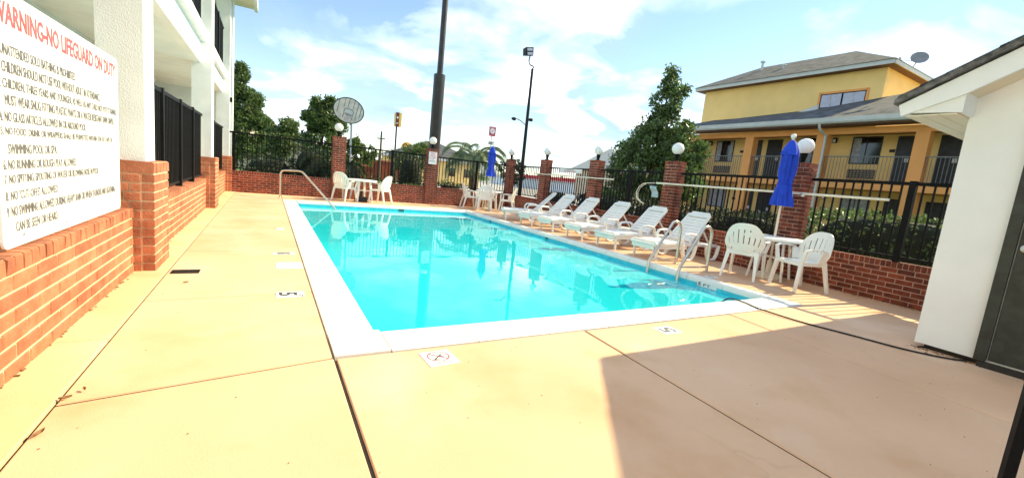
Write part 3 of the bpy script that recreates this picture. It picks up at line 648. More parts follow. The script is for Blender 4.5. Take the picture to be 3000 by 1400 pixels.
for r_ in range(24):
    ya = 1.86-r_*.15
    if ya-.16 < YR: break
    x = 5.12; tabs = MB()
    while x < 9.8:
        w = random.uniform(.22,.34)*(.5 if x == 5.12 and r_ % 2 else 1); j = random.uniform(-.012,.012)
        tabs.hexa([(x,ya+j,ze(ya)+.002),(x+w-.006,ya+j,ze(ya)+.002),(x+w-.006,ya-.2,ze(ya-.2)+.004),(x,ya-.2,ze(ya-.2)+.004),(x,ya+j,ze(ya)+.018),(x+w-.006,ya+j,ze(ya)+.018),(x+w-.006,ya-.2,ze(ya-.2)+.010),(x,ya-.2,ze(ya-.2)+.010)])
        x += w
    obj('shingle_course', tabs, MT['shingle_l'], roof_o)
zt = lambda y: ze(y)-.065
for a, b in ((1.85,YR),):
    spart('rake_fascia', MB().prism([(a,zt(a)),(a-.03,zt(a)-.1),(1.42,zt(1.42)-.185),(b,zt(b)-.185),(b,zt(b))], 'x', 5.17, 5.20), 'white_wall')
    spart('rake_fascia', MB().prism([(2*YR-a,zt(a)),(b,zt(b)),(b,zt(b)-.185),(2*YR-a,zt(a)-.185)], 'x', 5.17, 5.20), 'white_wall')
spart('rake_soffit', MB().hexa([(5.2,1.41,zt(1.41)-.165),(5.5,1.41,zt(1.41)-.165),(5.5,YR,zt(YR)-.165),(5.2,YR,zt(YR)-.165),(5.2,1.41,zt(1.41)-.15),(5.5,1.41,zt(1.41)-.15),(5.5,YR,zt(YR)-.15),(5.2,YR,zt(YR)-.15)]), 'soffit')
spart('boxed_eave', MB().prism([(1.80,2.195),(1.84,zt(1.85)-.002),(1.41,zt(1.41)-.002),(1.41,2.175)], 'x', 5.2005, 9.6), 'white_wall')
for i in range(3): spart('soffit_board', MB().box(5.215,9.6,1.445+i*.118,1.445+i*.118+.114,2.163,2.1745), 'soffit')
for y in (.78,.30,-.2): spart('rake_bracket', MB().box(5.21,5.5,y-.012,y+.012,zt(y)-.195,zt(y)-.168), 'soffit')
dfm = spart('door_frame', MB().box(5.455,5.5,.955,1.03,.06,2.1).box(5.455,5.5,.0,.06,.06,2.1).box(5.455,5.5,.06,.955,2.03,2.1), 'door_g')
dr = spart('door', MB().box(5.475,5.499,.065,.945,.07,2.025), 'door_g')
obj('handle', MB().lathe([(.035,0),(.035,.012),(.014,.02),(.014,.05),(.03,.058),(.034,.078),(.02,.095),(.004,.1)], 14), MT['steel'], dr, (5.475,.885,1.07), (0,-PI/2,0), True)
spart('threshold', MB().box(5.45,5.499,.0,1.0,-.02,.05), 'rubber')
tag(obj('gate_post', MB().box(-.02,.02,-.018,.018,0,1.15), MT['black'], None, (2.74,.335,0), (0,0,.5)), 'black steel gate post cut off by the lower right edge', 'post')

# ================================================================== YELLOW TWO-STOREY HOTEL
ho = thing('hotel_building', 'yellow hotel with orange columns, balcony walkway and grey shingle roofs behind the fence', 'building', (20,8,0))
def hpart(n, mb, m, smooth=False, par=None): o = obj(n, mb, MT[m], None, smooth=smooth); o.parent = par or ho; o.location = (-20,-8,0) if par is None else (0,0,0); return o
YA, YB = -2, 16.0
hpart('wall', MB().box(21.4,30,YA,YB,0,4.62), 'yellow')
hpart('balcony_slab', MB().box(20.0,21.4,YA,16.6,2.21,2.44), 'orange')
hpart('walkway_ceiling', MB().box(20.2,21.4,YA,16.6,4.5,4.56), 'fascia_brown')
hpart('beam', MB().box(20.02,20.25,YA,16.6,4.36,4.60), 'orange')
hpart('soffit', MB().box(19.36,20.02,YA,16.9,4.62,4.68), 'fascia_brown')
hpart('gutter', MB().prism([(19.24,4.74),(19.29,4.68),(19.40,4.68),(19.40,4.90),(19.22,4.90)], 'y', YA, 16.9), 'gutter')
for y in (15.75,12.62,9.5,6.3,3.1,0): hpart('column', MB().box(20.005,20.42,y-.2,y+.2,0,4.36).box(19.985,20.44,y-.21,y+.21,2.2,2.45), 'orange')
rl = hpart('railing', MB().box(20.03,20.07,YA,16.6,3.45,3.49).box(20.035,20.065,YA,16.6,2.52,2.55), 'rail_grey')
bars = MB(); y = YA+.1
while y < 16.6: bars.box(20.042,20.058,y-.008,y+.008,2.55,3.45); y += .115
tag(obj('railing_bars', bars, MT['rail_grey'], rl), kind='stuff')
rl2 = hpart('railing', MB().box(20.08,20.12,9.7,12.4,.86,.90).box(20.08,20.12,9.7,12.4,.12,.15), 'rail_grey')
bars = MB(); y = 9.8
while y < 12.4: bars.box(20.092,20.108,y-.008,y+.008,.15,.86); y += .12
tag(obj('railing_bars', bars, MT['rail_grey'], rl2), kind='stuff')
def hwin(y0_, y1_, z0_, z1_, side):
    w = hpart('window', MB().box(21.36,21.399,y0_-.04,y1_+.04,z0_-.04,z0_).box(21.36,21.399,y0_-.04,y1_+.04,z1_,z1_+.04).box(21.36,21.399,y0_-.04,y0_,z0_,z1_).box(21.36,21.399,y1_,y1_+.04,z0_,z1_).box(21.365,21.399,(y0_+y1_)/2-.012,(y0_+y1_)/2+.012,z0_,z1_), 'door_d')
    obj('pane', MB().box(21.388,21.399,y0_,y1_,z0_,z1_), MT['glass'], w)
    for a, b in side:
        cu = MB(); n = 5; ya, yb = y0_+(y1_-y0_)*a, y0_+(y1_-y0_)*b
        cu.prism([(21.384-.006*(i % 2), ya+(yb-ya)*i/n) for i in range(n+1)]+[(21.3875, yb), (21.3875, ya)], 'z', z0_+.01, z1_-.01)
        obj('curtain', cu, MT['curtain'], w)
def hac(y0_, y1_, z0_, z1_):
    a = hpart('vent', MB().box(21.35,21.399,y0_,y1_,z0_,z1_), 'door_d')
    g = MB()
    for i in range(5): g.box(21.335,21.3495,y0_,y1_,z0_+(z1_-z0_)*i/4-.012,z0_+(z1_-z0_)*i/4+.012)
    for i in range(9): g.box(21.337,21.3495,y0_+(y1_-y0_)*i/8-.01,y0_+(y1_-y0_)*i/8+.01,z0_,z1_)
    obj('grille', g, MT['ac'], a)
def hdoor(y0_, y1_, z0_, z1_):
    d = hpart('door', MB().box(21.37,21.399,y0_,y1_,z0_,z1_).box(21.36,21.3695,y0_,y0_+.05,z0_,z1_).box(21.36,21.3695,y1_-.05,y1_,z0_,z1_), 'door_d')
    obj('handle', MB().box(21.34,21.368,y0_+.08,y0_+.2,z0_+.95,z0_+1.1), MT['gutter'], d)
for z in (2.44, 0):
    for y0_, y1_, sd in ((14.3,15.25,((.72,1),(0,.2))), (9.95,10.9,((0,.25),)), (7.95,8.9,((.72,1),)), (4.1,5.05,((0,.25),)), (1.6,2.55,((.7,1),))):
        hwin(y0_, y1_, z+.91, z+1.95, ((0,1),) if z == 0 and y0_ in (7.95,14.3) else sd); hac(y0_, y1_, z+.28, z+.64)
    for y0_, y1_ in ((12.78,13.3), (11.8,12.5), (6.9,7.43), (5.55,6.18), (.7,1.3)): hdoor(y0_, y1_, z+.02, z+1.97)
    for y in (15.65,9.6,3.3): hpart('wall_lamp', MB().box(21.3,21.399,y-.07,y+.07,z+1.76,z+1.97), 'black'); hpart('lamp_glass', MB().box(21.285,21.2995,y-.05,y+.05,z+1.78,z+1.91), 'globe')
    for y in (13.8,11.2,7.55,5.3): hpart('number_plate', MB().box(21.38,21.399,y-.09,y+.09,z+1.35,z+1.47), 'rubber')
hpart('downspout', MB().tube([(19.32,9.36,4.72),(19.36,9.36,4.55),(19.55,9.34,4.42),(19.95,9.34,4.32),(19.97,9.34,.2)], .05, 8), 'gutter', True)
hpart('dark_stair_block', MB().box(21.0,23.5,16.01,17.5,0,4.6), 'door_d')  # solid near-black block at the stair end
lr = MB(); lr.add([(19.3,16.9,4.91),(19.3,YA,4.91),(24.05,YA,6.95),(24.05,6,6.95),(24.05,11.6,6.22),(24.05,16.0,6.12),(22.2,16.9,5.6)], [(0,1,2,3,4,5,6)])
lr.add([(19.28,16.9,4.90),(19.28,YA,4.90),(19.28,YA,4.94),(19.28,16.9,4.94)], [(0,1,2,3)])
hpart('lower_roof', MB().add([(19.28,16.9,4.905),(19.28,12,4.905),(19.28,8,4.905),(19.28,YA,4.905),(24.05,YA,7.0),(24.05,6.0,6.95),(24.05,9.5,6.55),(24.05,12,6.28),(24.05,16.2,6.12),(23,16.9,5.9)],
      [(0,1,7,8),(0,8,9),(1,2,6,7),(2,3,5,6),(3,4,5)]), 'shingle')
hpart('lit_cricket_face', MB().add([(23.2,12.4,6.02),(23.3,11.5,6.34),(23.3,11.5,6.12),(23.0,11.5,5.98)], [(0,1,2,3)]).add([(23.22,12.4,6.02),(23.32,11.5,6.34),(23.32,11.5,6.12),(23.02,11.5,5.98)], [(3,2,1,0)]), 'gutter')  # sunlit face of a roof cricket, its brightness put in as pale grey
hpart('upper_wall', MB().box(24.06,30.0,9.3,18.6,3,7.95), 'yellow')
hpart('upper_soffit', MB().box(23.55,30.4,8.92,18.95,7.90,7.96), 'fascia_brown')
hpart('upper_fascia', MB().box(23.50,23.549,8.90,18.97,7.90,8.08).box(23.55,30.45,8.87,8.919,7.90,8.08).box(23.55,30.45,18.951,19,7.9,8.08), 'gutter')
hpart('upper_roof', MB().add([(23.44,8.84,8.085),(30.5,8.84,8.085),(30.5,19.03,8.085),(23.44,19.03,8.085),(27,12.0,9.80),(27,17.0,9.80)], [(0,4,5,3),(0,1,4),(1,2,5,4),(2,3,5),(3,2,1,0)]), 'shingle')
uw = hpart('upper_window', MB().box(24.02,24.059,9.9,11.85,6.2,6.30).box(24.02,24.059,9.9,11.85,6.98,7.08).box(24.02,24.059,9.82,9.92,6.2,7.08).box(24.02,24.059,11.83,11.93,6.2,7.08), 'orange')
obj('frame', MB().box(24.03,24.055,9.92,11.83,6.30,6.34).box(24.03,24.055,9.92,11.83,6.94,6.98).box(24.025,24.055,10.84,10.91,6.34,6.94).box(24.03,24.055,9.92,9.96,6.34,6.94).box(24.03,24.055,11.79,11.83,6.34,6.94), MT['black'], uw)
for i, (a, b) in enumerate(((9.96,10.39),(10.41,10.84),(10.91,11.34),(11.36,11.79))): obj('pane', MB().box(24.035,24.05,a,b,6.34,6.94), MT['glass_l'], uw)
hpart('vent_pipe', MB().cyl((26.0,16.4,9.2),(26.0,16.4,9.75),.07).box(25.9,26.1,16.3,16.5,9.75,9.85), 'gutter')
hpart('vent_pipe', MB().cyl((25.5,14.8,8.9),(25.5,14.8,9.2),.08).box(25.4,25.6,14.7,14.9,9.2,9.27), 'gutter')
sd = thing('satellite_dish', 'grey satellite dish on the corner of the yellow hotel upper roof', 'satellite dish', (24.3,8.5,7.9))
dp = MB(); g = [[(r*math.cos(2*PI*j/20), r*math.sin(2*PI*j/20), .35*r*r) for j in range(21)] for r in (.01,.1,.18,.26,.31)]
dp.shell(g, .015); obj('dish', dp, MT['dishgrey'], sd, (-.3,-.25,.18), (rad(62),0,rad(-60)), True)
obj('mast', MB().tube([(.1,.05,-.1),(-.15,-.15,.12),(-.28,-.24,.18)], .025, 8), MT['gutter'], sd)
obj('feed_arm', MB().tube([(-.28,-.2,.05),(-.6,.25,.12),(-.62,.3,.2)], .014, 6).box(-.66,-.58,.26,.34,.16,.24), MT['gutter'], sd)
# ================================================================== POOL FURNITURE
def make_chair(m):
    """resin garden chair, faces +y, origin on the floor under the seat"""
    t = thing('garden_chair', '', 'chair')
    seat = MB(); NX, NY = 8, 6
    g = [[((-.22+.44*i/NX)*(1-.10*(1-j/NY)), -.19+.43*j/NY, .435-.018*math.sin(PI*j/NY)+(-.02 if j == NY else 0)) for j in range(NY+1)] for i in range(NX+1)]
    seat.shell(g, .012); 
    for s in (-1, 1): seat.beam((s*.20,-.19,.415),(s*.225,.235,.41),.022,.05)
    seat.beam((-.225,.235,.405),(.225,.235,.405),.02,.05).beam((-.2,-.19,.41),(.2,-.19,.41),.02,.05)
    obj('seat', seat, m, t, smooth=True)
    NU, NV = 45, 14; grid = []
    for i in range(NU+1):
        u = -1+2*i/NU; col = []
        zt_ = .895-.27*abs(u)**2.6
        for j in range(NV+1):
            v = j/NV; zz = .44+(zt_-.44)*v
            wd = .215+.075*math.sin(min(1, v*1.15)*PI*.62)
            col.append((wd*math.sin(u*1.25)/math.sin(1.25), -.205-.095*v+.20*(1-math.cos(u*1.25))*(.55+.45*v), zz))
        grid.append(col)
    slot = lambda i, j: (4 <= j <= 10-abs(i-22)//6) and (6 <= i <= NU-7) and (i % 5 == 2) or (j == 1 and i in (8,9,10,34,35,36))
    obj('backrest', MB().shell(grid, .011, slot), m, t, smooth=True)
    for s in (-1, 1):
        arm = MB(); pts = [(s*.285,-.10,.625),(s*.30,.03,.640),(s*.30,.16,.640),(s*.285,.235,.615)]
        for a, b in zip(pts[:-1], pts[1:]): arm.beam(a, b, .05, .018)
        arm.beam((s*.278,-.10,.61),(s*.24,-.10,.44),.014,.10,.014,.13)
        obj('armrest', arm, m, t)
        lg = MB(); lg.beam((s*.283,.225,.62),(s*.232,.225,.43),.045,.03,.05,.035).beam((s*.228,.225,.44),(s*.252,.275,0),.062,.022,.034,.03,up=(0,1,0)).beam((s*.218,.205,.44),(s*.250,.262,0),.02,.055,.014,.03,up=(0,1,0))
        obj('leg', lg, m, t)
        lg = MB(); lg.beam((s*.205,-.185,.45),(s*.245,-.285,0),.062,.022,.034,.028,up=(0,1,0)).beam((s*.212,-.165,.45),(s*.240,-.272,0),.02,.06,.014,.03,up=(0,1,0))
        obj('leg', lg, m, t)
    return t
def make_table(m):
    t = thing('patio_table', '', 'table')
    tp = MB().lathe([(.02,.672),(.40,.672),(.455,.655),(.465,.665),(.465,.692),(.455,.70),(.02,.70)], 36); obj('tabletop', tp, m, t, smooth=True)
    obj('rim_slots', MB().tube([(.40*math.cos(2*PI*i/28),.40*math.sin(2*PI*i/28),.655) for i in range(28)], .012, 6, True), m, t)
    for k in range(4):
        a = PI/4+k*PI/2; c, s = math.cos(a), math.sin(a); lg = MB()
        lg.beam((c*.26,s*.26,.675),(c*.30,s*.30,.38),.075,.03,.06,.03).beam((c*.30,s*.30,.385),(c*.36,s*.36,0),.06,.03,.04,.03)
        obj('leg', lg, m, t)
    cr_ = MB().beam((-.2,-.2,.36),(.2,.2,.36),.03,.03).beam((-.2,.2,.362),(.2,-.2,.362),.03,.03); obj('brace', cr_, m, t)
    return t
ch0 = make_chair(MT['plastic']); tb0 = make_table(MT['plastic']); used = [0, 0]
def place(o0, k, x, y, rz, lab, grp):
    o = o0 if not used[k] else copy_tree(o0); used[k] = 1
    o.location = (x, y, .001); o.rotation_euler = (0, 0, rz); o['label'] = lab; o['group'] = grp; return o
GC, GT = 'white plastic garden chairs round the pool', 'round white plastic tables'
face = lambda dx, dy_: math.atan2(dy_, dx)-PI/2
place(tb0, 1, 7.40, 3.92, .25, 'round white plastic table nearest the shed, below the large blue umbrella', GT)
place(tb0, 1, 7.05, 14.02, .6, 'round white plastic table at the far right corner below the small blue umbrella', GT)
place(tb0, 1, 2.62, 14.22, .3, 'round white plastic table at the far left, without an umbrella', GT)
for x, y, dx_, dy_, lab in ((6.80,4.02,.93,.30,'white plastic chair with its back to the pool, just right of the steel ladder'), (7.05,3.28,-.93,.36,'white chair at the right of the near table, facing the pool ladder'),
    (6.42,14.30,1,-.15,'leftmost white chair at the far table with the small blue umbrella'), (6.68,13.60,.30,1,'white chair with its back to the pool at the far umbrella table'),
    (7.28,14.50,-.2,-1,'white chair by the far brick wall facing the pool at the far umbrella table'), (7.62,13.55,-.75,.6,'rightmost white chair at the far umbrella table, beside the first lounger'),
    (2.08,14.02,.72,.70,'left white chair at the far table by the backboard pillar'), (3.20,14.08,-.72,.70,'right white chair at the far left table without umbrella')):
    place(ch0, 0, x, y, face(dx_, dy_), lab, GC)
def umbrella(lab, x, y, s=1.0, rz=0, base=True):
    t = thing('patio_umbrella', lab, 'umbrella', (x, y, 0), rz, 'closed blue patio umbrellas')
    obj('pole', MB().cyl((0,0,.05),(0,0,2.34),.019,.019,12), MT['polewhite'], t, smooth=True)
    fl = lambda a, z: 1+.20*math.sin(4*a+z*1.7)+.15*abs(math.sin(4*a+.6+2.2*z))**.5*math.sin(8*a+1.0+3*z)+.05*math.sin(13*a-5*z)
    pr = [(.03,1.235),(.142,1.225),(.139,1.28),(.125,1.36),(.107,1.46),(.090,1.56),(.080,1.60),(.084,1.64),(.104,1.74),(.114,1.86),(.112,1.98),(.106,2.07),(.05,2.08)]
    cp = MB().lathe(pr, 64, flute=fl); obj('canopy', cp, MT['blue'], t, smooth=True)
    obj('vent_flap', MB().lathe([(.06,2.05),(.130,2.055),(.118,2.12),(.090,2.20),(.056,2.27),(.022,2.30)], 64, flute=lambda a, z: 1+(.10*math.sin(4*a+1)+.05*math.sin(9*a))*(2.32-z)*3), MT['blue'], t, smooth=True)
    obj('tie_strap', MB().tube([(.090*math.cos(2*PI*i/24)*fl(2*PI*i/24,1.6),.090*math.sin(2*PI*i/24)*fl(2*PI*i/24,1.6),1.60+.004*math.sin(i)) for i in range(24)], .012, 6, True), MT['blue'], t)
    obj('finial', MB().sphere((0,0,2.36),.042,16,10), MT['plastic'], t, smooth=True)
    obj('base', MB().lathe([(.22,0),(.22,.05),(.16,.08),(.05,.10),(.04,.28),(.03,.30)], 24), MT['plastic_c'], t, smooth=True)
umbrella('large closed blue umbrella rising from the near white table', 7.42, 3.94, 1, .6)
umbrella('small looking closed blue umbrella at the far right corner table', 7.05, 14.02)
ub = obj('dark_stand', MB().lathe([(.20,0),(.20,.10),(.15,.16),(.04,.17),(.035,.34),(.03,.34)], 20), MT['rubber'], None, (2.62,14.22,.001), smooth=True)  # plain black disc with a short stub, set under the table
tag(ub, 'black round stand under the far left white table', 'umbrella base')

def make_lounger(m):
    """head towards +x, origin on the floor below the hinge"""
    t = thing('sun_lounger', '', 'sun lounger')
    fr = MB()
    for s in (-1, 1): fr.tube([(-.88,s*.29,.30),(-.5,s*.30,.315),(.1,s*.30,.32),(.86,s*.30,.30)], .026, 8, False, 1.35)
    fr.tube([(-.88,-.29,.30),(-.90,-.15,.30),(-.90,.15,.30),(-.88,.29,.30)], .026, 8).tube([(.86,-.30,.30),(.86,.30,.30)], .022, 8)
    obj('frame', fr, m, t, smooth=True)
    sl = MB().box(-.036,.036,-.285,.285,-.011,.011); sm_ = sl.mesh('slat', m)
    for i in range(11): link('slat', sm_, t, (-.82+i*.084, 0, .338-.012*math.sin(PI*i/10)))
    a = rad(46); bx = lambda q: (.10+q*math.cos(a), .345+q*math.sin(a))
    bk = MB()
    for s in (-1, 1):
        p0, p1 = bx(0), bx(.74); bk.beam((p0[0],s*.262,p0[1]),(p1[0],s*.235,p1[1]),.05,.035)
    p1, p2 = bx(.72), bx(.80); bk.beam((p1[0],-.245,p1[1]),(p1[0],.245,p1[1]),.08,.03,up=(math.cos(a+PI/2),0,math.sin(a+PI/2)))
    bk.beam((p2[0]-.01,-.20,p2[1]-.01),(p2[0]-.01,.20,p2[1]-.01),.05,.03,up=(math.cos(a+PI/2),0,math.sin(a+PI/2)))
    back = obj('backrest', bk, m, t)
    bs = MB().beam((0,-.25,0),(0,.25,0),.066,.018,up=(math.cos(a+PI/2),0,math.sin(a+PI/2))).mesh('slat', m)
    for i in range(8): p = bx(.06+i*.08); link('slat', bs, back, (p[0],0,p[1]))
    obj('prop', MB().beam((.45,-.2,.66),(.78,-.2,.31),.03,.02).beam((.45,.2,.66),(.78,.2,.31),.03,.02), m, t)
    for s in (-1, 1):
        y = s*.315
        arm = MB(); arm.tube([(-.16,y,.31),(-.18,y,.44),(-.13,y,.505),(0,y,.52),(.14,y,.515),(.22,y,.47),(.26,y,.32)], .024, 8, False, 1.5); obj('armrest', arm, m, t, smooth=True)
        for cx_ in (.03, .74):
            lg = MB(); lg.tube([(cx_-.19,y,.31),(cx_-.165,y,.15),(cx_-.11,y,.045),(cx_-.03,y,.02),(cx_+.03,y,.02),(cx_+.11,y,.045),(cx_+.165,y,.15),(cx_+.19,y,.31)], .027, 8, False, 1.5); obj('leg', lg, m, t, smooth=True)
        obj('leg', MB().beam((-.80,s*.27,.31),(-.78,s*.27,0),.05,.035,.035,.03), m, t)
    sk = MB()
    for s in (-1, 1): sk.box(-.80,.0,s*.285-.008,s*.285+.008,.22,.30)
    sk.box(-.885,-.87,-.27,.27,.20,.30); obj('skirt', sk, m, t)
    return t
lg0 = make_lounger(MT['plastic']); used.append(0)
for x, y, rz, lab in ((6.97,5.55,.0,'white slatted lounger nearest the steel ladder'), (6.95,6.60,0,'white lounger in front of the brick pillar by the big dark tree'),
    (6.96,7.70,.02,'white lounger standing below the pool skimmer net hoop'), (6.98,8.86,0,'white lounger below the right end of the short white pole'),
    (6.98,9.88,.03,'white lounger below the red lettered fence sign, next to the last one'), (6.94,10.82,-.42,'last white lounger of the row, turned askew beside the far umbrella table')):
    place(lg0, 2, x, y, rz, lab, 'white plastic sun loungers in a row by the pool')

# steel ladder and handrail ------------------------------------------
ld = thing('pool_ladder', 'stainless steel pool ladder arching over the right pool edge', 'ladder', (5.8,4.75,0))
for yy in (4.40, 5.02):
    p = Vector((0,yy-4.75,0)); r = .105
    path = [(.66,0,0),(.64,0,.45)]+[(.535+.105*math.cos(a_), 0, .66+.12*math.sin(a_)) for a_ in [PI*.02*i for i in range(0,41,5)]]
    path = [(.62,0,.0),(.605,0,.56)]+[(.46+.145*math.cos(a_),0,.62+.145*math.sin(a_)) for a_ in [PI*i/10 for i in range(0,8)]]+[(.22,0,.50),(.04,0,.24),(-.07,0,.08),(-.085,0,-.05),(-.085,0,-1.05)]
    obj('handrail', MB().tube([Vector(q)+p for q in path], .025, 12), MT['steel'], ld, smooth=True)
    obj('cross_brace', MB().tube([Vector((.61,0,.09))+p, Vector((-.06,0,.095))+p], .016, 8), MT['steel'], ld, smooth=True)
    obj('flange', MB().lathe([(.055,0),(.055,.012),(.03,.022)], 16), MT['steel'], ld, (.62,yy-4.75,.001), smooth=True)
tm = MB().box(-.05,.05,-.29,.29,-.02,.02).mesh('tread', MT['plastic'])
for z in (-.32,-.60,-.88): link('tread', tm, ld, (-.085,-.04,z))
gd = Vector((.78,-.62,0)).normalized(); P0 = Vector((.33,13.8,0))
hr = thing('handrail', 'bent steel handrail over the steps at the far left pool corner', 'handrail', P0)
hp = [gd*0]; hp += [gd*.0+Vector((0,0,.66))]+[gd*(.12-.12*math.cos(t))+Vector((0,0,.66+.13*math.sin(t))) for t in (.4,.8,1.2,PI/2)]+[gd*.55+Vector((0,0,.815))]+[gd*.66+Vector((0,0,.80)),gd*.74+Vector((0,0,.745))]
hp += [gd*1.72+Vector((0,0,-.13)), gd*1.95+Vector((0,0,-.36))]
obj('rail', MB().tube(hp, .024, 12), MT['steel'], hr, smooth=True)
obj('flange', MB().lathe([(.06,0),(.06,.012),(.03,.022)], 16), MT['steel'], hr, (0,0,.001), smooth=True)

# poles hung on the fence --------------------------------------------
py = lambda y, z, o=-.10: Vector((xw(y)-.06, y, z))+nv*o
p1 = thing('skimmer_pole', 'long cream pool pole with skimmer net hung on the brick pillars by the umbrella', 'pool pole', py(6.9,1.46))
obj('pole', MB().cyl((0,0,0), py(2.6,1.46)-py(6.9,1.46), .02, .02, 10).cyl((0,0,0), (py(7.0,1.46)-py(6.9,1.46)), .022, .022, 8), MT['polewhite'], p1, smooth=True)
L0 = lambda y, z: py(y,z)-py(6.9,1.46)
hoop = [L0(7.05,1.46), L0(7.2,1.45), L0(7.40,1.43), L0(7.54,1.34), L0(7.61,1.2), L0(7.57,1.07), L0(7.46,1.0), L0(7.34,.96)]
obj('hoop', MB().tube(hoop, .010, 6).tube([q+Vector((0,-.05,-.012)) for q in hoop[2:]], .008, 6), MT['polewhite'], p1)
obj('net_frame', MB().tube([L0(6.98,1.45), L0(7.1,1.42), L0(7.22,1.40)], .013, 6), MT['rubber'], p1)
nb = MB(); gg = [[L0(7.19-.035*j-.2*i/8+.02*j, 1.39-.26*j/8+.0*i)+Vector((-.02*math.sin(j),0,0)) for j in range(9)] for i in range(9)]
nb.shell(gg, .004); obj('net', nb, MT['net'], p1)
p2 = tag(obj('pool_pole', MB().cyl((0,0,0), py(8.5,1.47)-py(12.62,1.48), .018, .018, 10), MT['polewhite'], None, py(12.62,1.48), smooth=True), 'short white pool pole hung across two brick pillars above the loungers', 'pool pole')
hk = MB().box(-.02,.06,-.012,.012,-.035,.02).mesh('pole_hook', MT['steel'])
for y in (12.45, 9.62, 6.75, 3.78):
    o = link('pole_hook', hk, None, py(y,1.45), (0,0,-.045)); tag(o, {12.45:'small steel hook on the pillar right of the slim light pole', 9.62:'small steel hook on the pillar right of the red lettered sign', 6.75:'small steel hook at the net end of the long pole', 3.78:'small steel hook on the pillar behind the large blue umbrella'}[y], 'hook', 'steel hooks holding the pool poles')
fs = thing('fence_sign', 'long white sign with faint red lettering wired to the black fence', 'sign', Vector((xw(11.43),11.43,1.585))+nv*.055)
o = obj('panel', MB().box(0,1.2,-.004,.004,0,.125), MT['sign'], fs, (0,0,0), (0,0,AR))
link('lettering', text_mesh('lettering', 'NO LIFEGUARD', .62, .05, MT['sign_r'], .012), o, (.27,-.0055,.02), (PI/2,0,0)); link('lettering', text_mesh('lettering', 'WARNING', .40, .032, MT['grey_ink'], .01), o, (.38,-.0055,.083), (PI/2,0,0))
ps = thing('notice', 'small white notice with a faint red circle on the far brick pillar', 'sign', (P2X-.16,FY-.075,1.44))
o = obj('panel', MB().box(0,.30,0,.008,0,.43), MT['sign'], ps)
obj('prohibition_ring', MB().tube([(.15+.085*math.cos(2*PI*i/28),-.002,.27+.085*math.sin(2*PI*i/28)) for i in range(28)], .008, 4, True).beam((.09,-.002,.33),(.21,-.002,.21),.004,.012), MT['sign_r'], ps)
link('lettering', text_mesh('lettering', 'NOTICE', .2, .035, MT['sign_r'], .01), ps, (.05,-.0015,.375), (PI/2,0,0)); link('lettering', text_mesh('lettering', 'NO DIVING', .2, .035, MT['grey_ink'], .01), ps, (.05,-.0015,.09), (PI/2,0,0))

# hose, leaves, grime -------------------------------------------------
hz = [(4.93,3.18,-.11),(4.97,3.10,-.02),(5.0,3.04,.024),(5.03,2.88,.024),(4.96,2.64,.02),(5.0,2.22,.0105),(5.11,1.79,.0105),(5.20,1.42,.0105),(5.34,1.19,.0105),(5.48,1.08,.0105),(5.62,1.12,.0105),(5.66,1.24,.0105),(5.58,1.36,.0105),(5.47,1.40,.0105)]
def smooth(pts, n=6):
    out = []; P = [Vector(p) for p in pts]
    for i in range(len(P)-1):
        a, b, c, d = P[max(i-1,0)], P[i], P[i+1], P[min(i+2,len(P)-1)]
        for k in range(n):
            t = k/n; out.append(.5*((2*b)+(c-a)*t+(2*a-5*b+4*c-d)*t*t+(3*b-a-3*c+d)*t**3))
    return out+[P[-1]]
tag(obj('garden_hose', MB().tube(smooth(hz), .0085, 8), MT['rubber'], None, smooth=True), 'thin black hose trailing over the deck from the pool to the shed', 'hose')
rl_ = random.Random(3)
for i, (x, y, s, rz, lab) in enumerate(((-.775,2.53,.045,.3,'curled dead leaf where the deck joint meets the kerb'), (-.765,2.24,.05,1.2,'pale brown dead leaf lying along the kerb, nearest the camera'), (-.73,2.60,.03,2.0,'small dead leaf by the kerb beyond the curled one'), (-.60,4.55,.04,.4,'small dead leaf just in front of the drain grate'))):
    g = [[((u-.5)*s, (v-.5)*s*.5*math.sin(PI*min(.98,max(.02,u))), .006+.02*(u-.5)**2*s*20+.018*abs(v-.5)) for v in (0,.5,1)] for u in (0,.25,.5,.75,1)]
    tag(obj('dead_leaf', MB().shell(g, .0012), MT['dead'], None, (x,y,.002), (0,0,rz)), lab, 'leaf', 'dead leaves on the deck')
# grit and mulch along the foot of the near right wall and shed
db = MB()
for i in range(500):
    if i < 300: y = rl_.uniform(.6,4.6); x = xw(y)-abs(rl_.gauss(0,.05))-.005
    elif i < 420: y = rl_.uniform(-.2,1.5); x = 5.5-abs(rl_.gauss(0,.05))
    else: y = rl_.uniform(1.0,9.0); x = -1.04+abs(rl_.gauss(0,.012))
    r = rl_.uniform(.003,.011); a = rl_.uniform(0,3)
    db.beam((x-r*math.cos(a),y-r*math.sin(a),.002+(.012 if i >= 420 else 0)+r*.3),(x+r*math.cos(a),y+r*math.sin(a),.003+(.012 if i >= 420 else 0)+r*.3),r*.8,r*.6)
for i in range(150):
    x, y = rl_.uniform(-.8, 5.4), rl_.uniform(.4, 2.6) if i % 3 else rl_.uniform(2.6, 9)
    if i % 3 == 0: x = rl_.uniform(-.8, .36)
    r = rl_.uniform(.0015, .004); a = rl_.uniform(0, 3)
    db.beam((x-r*math.cos(a),y-r*math.sin(a),.0015+r*.3),(x+r*math.cos(a),y+r*math.sin(a),.0025+r*.3),r*.8,r*.6)
tag(obj('grit', db, MT['dead']), 'brown grit and leaf crumbs along the wall feet', None, None, 'stuff')

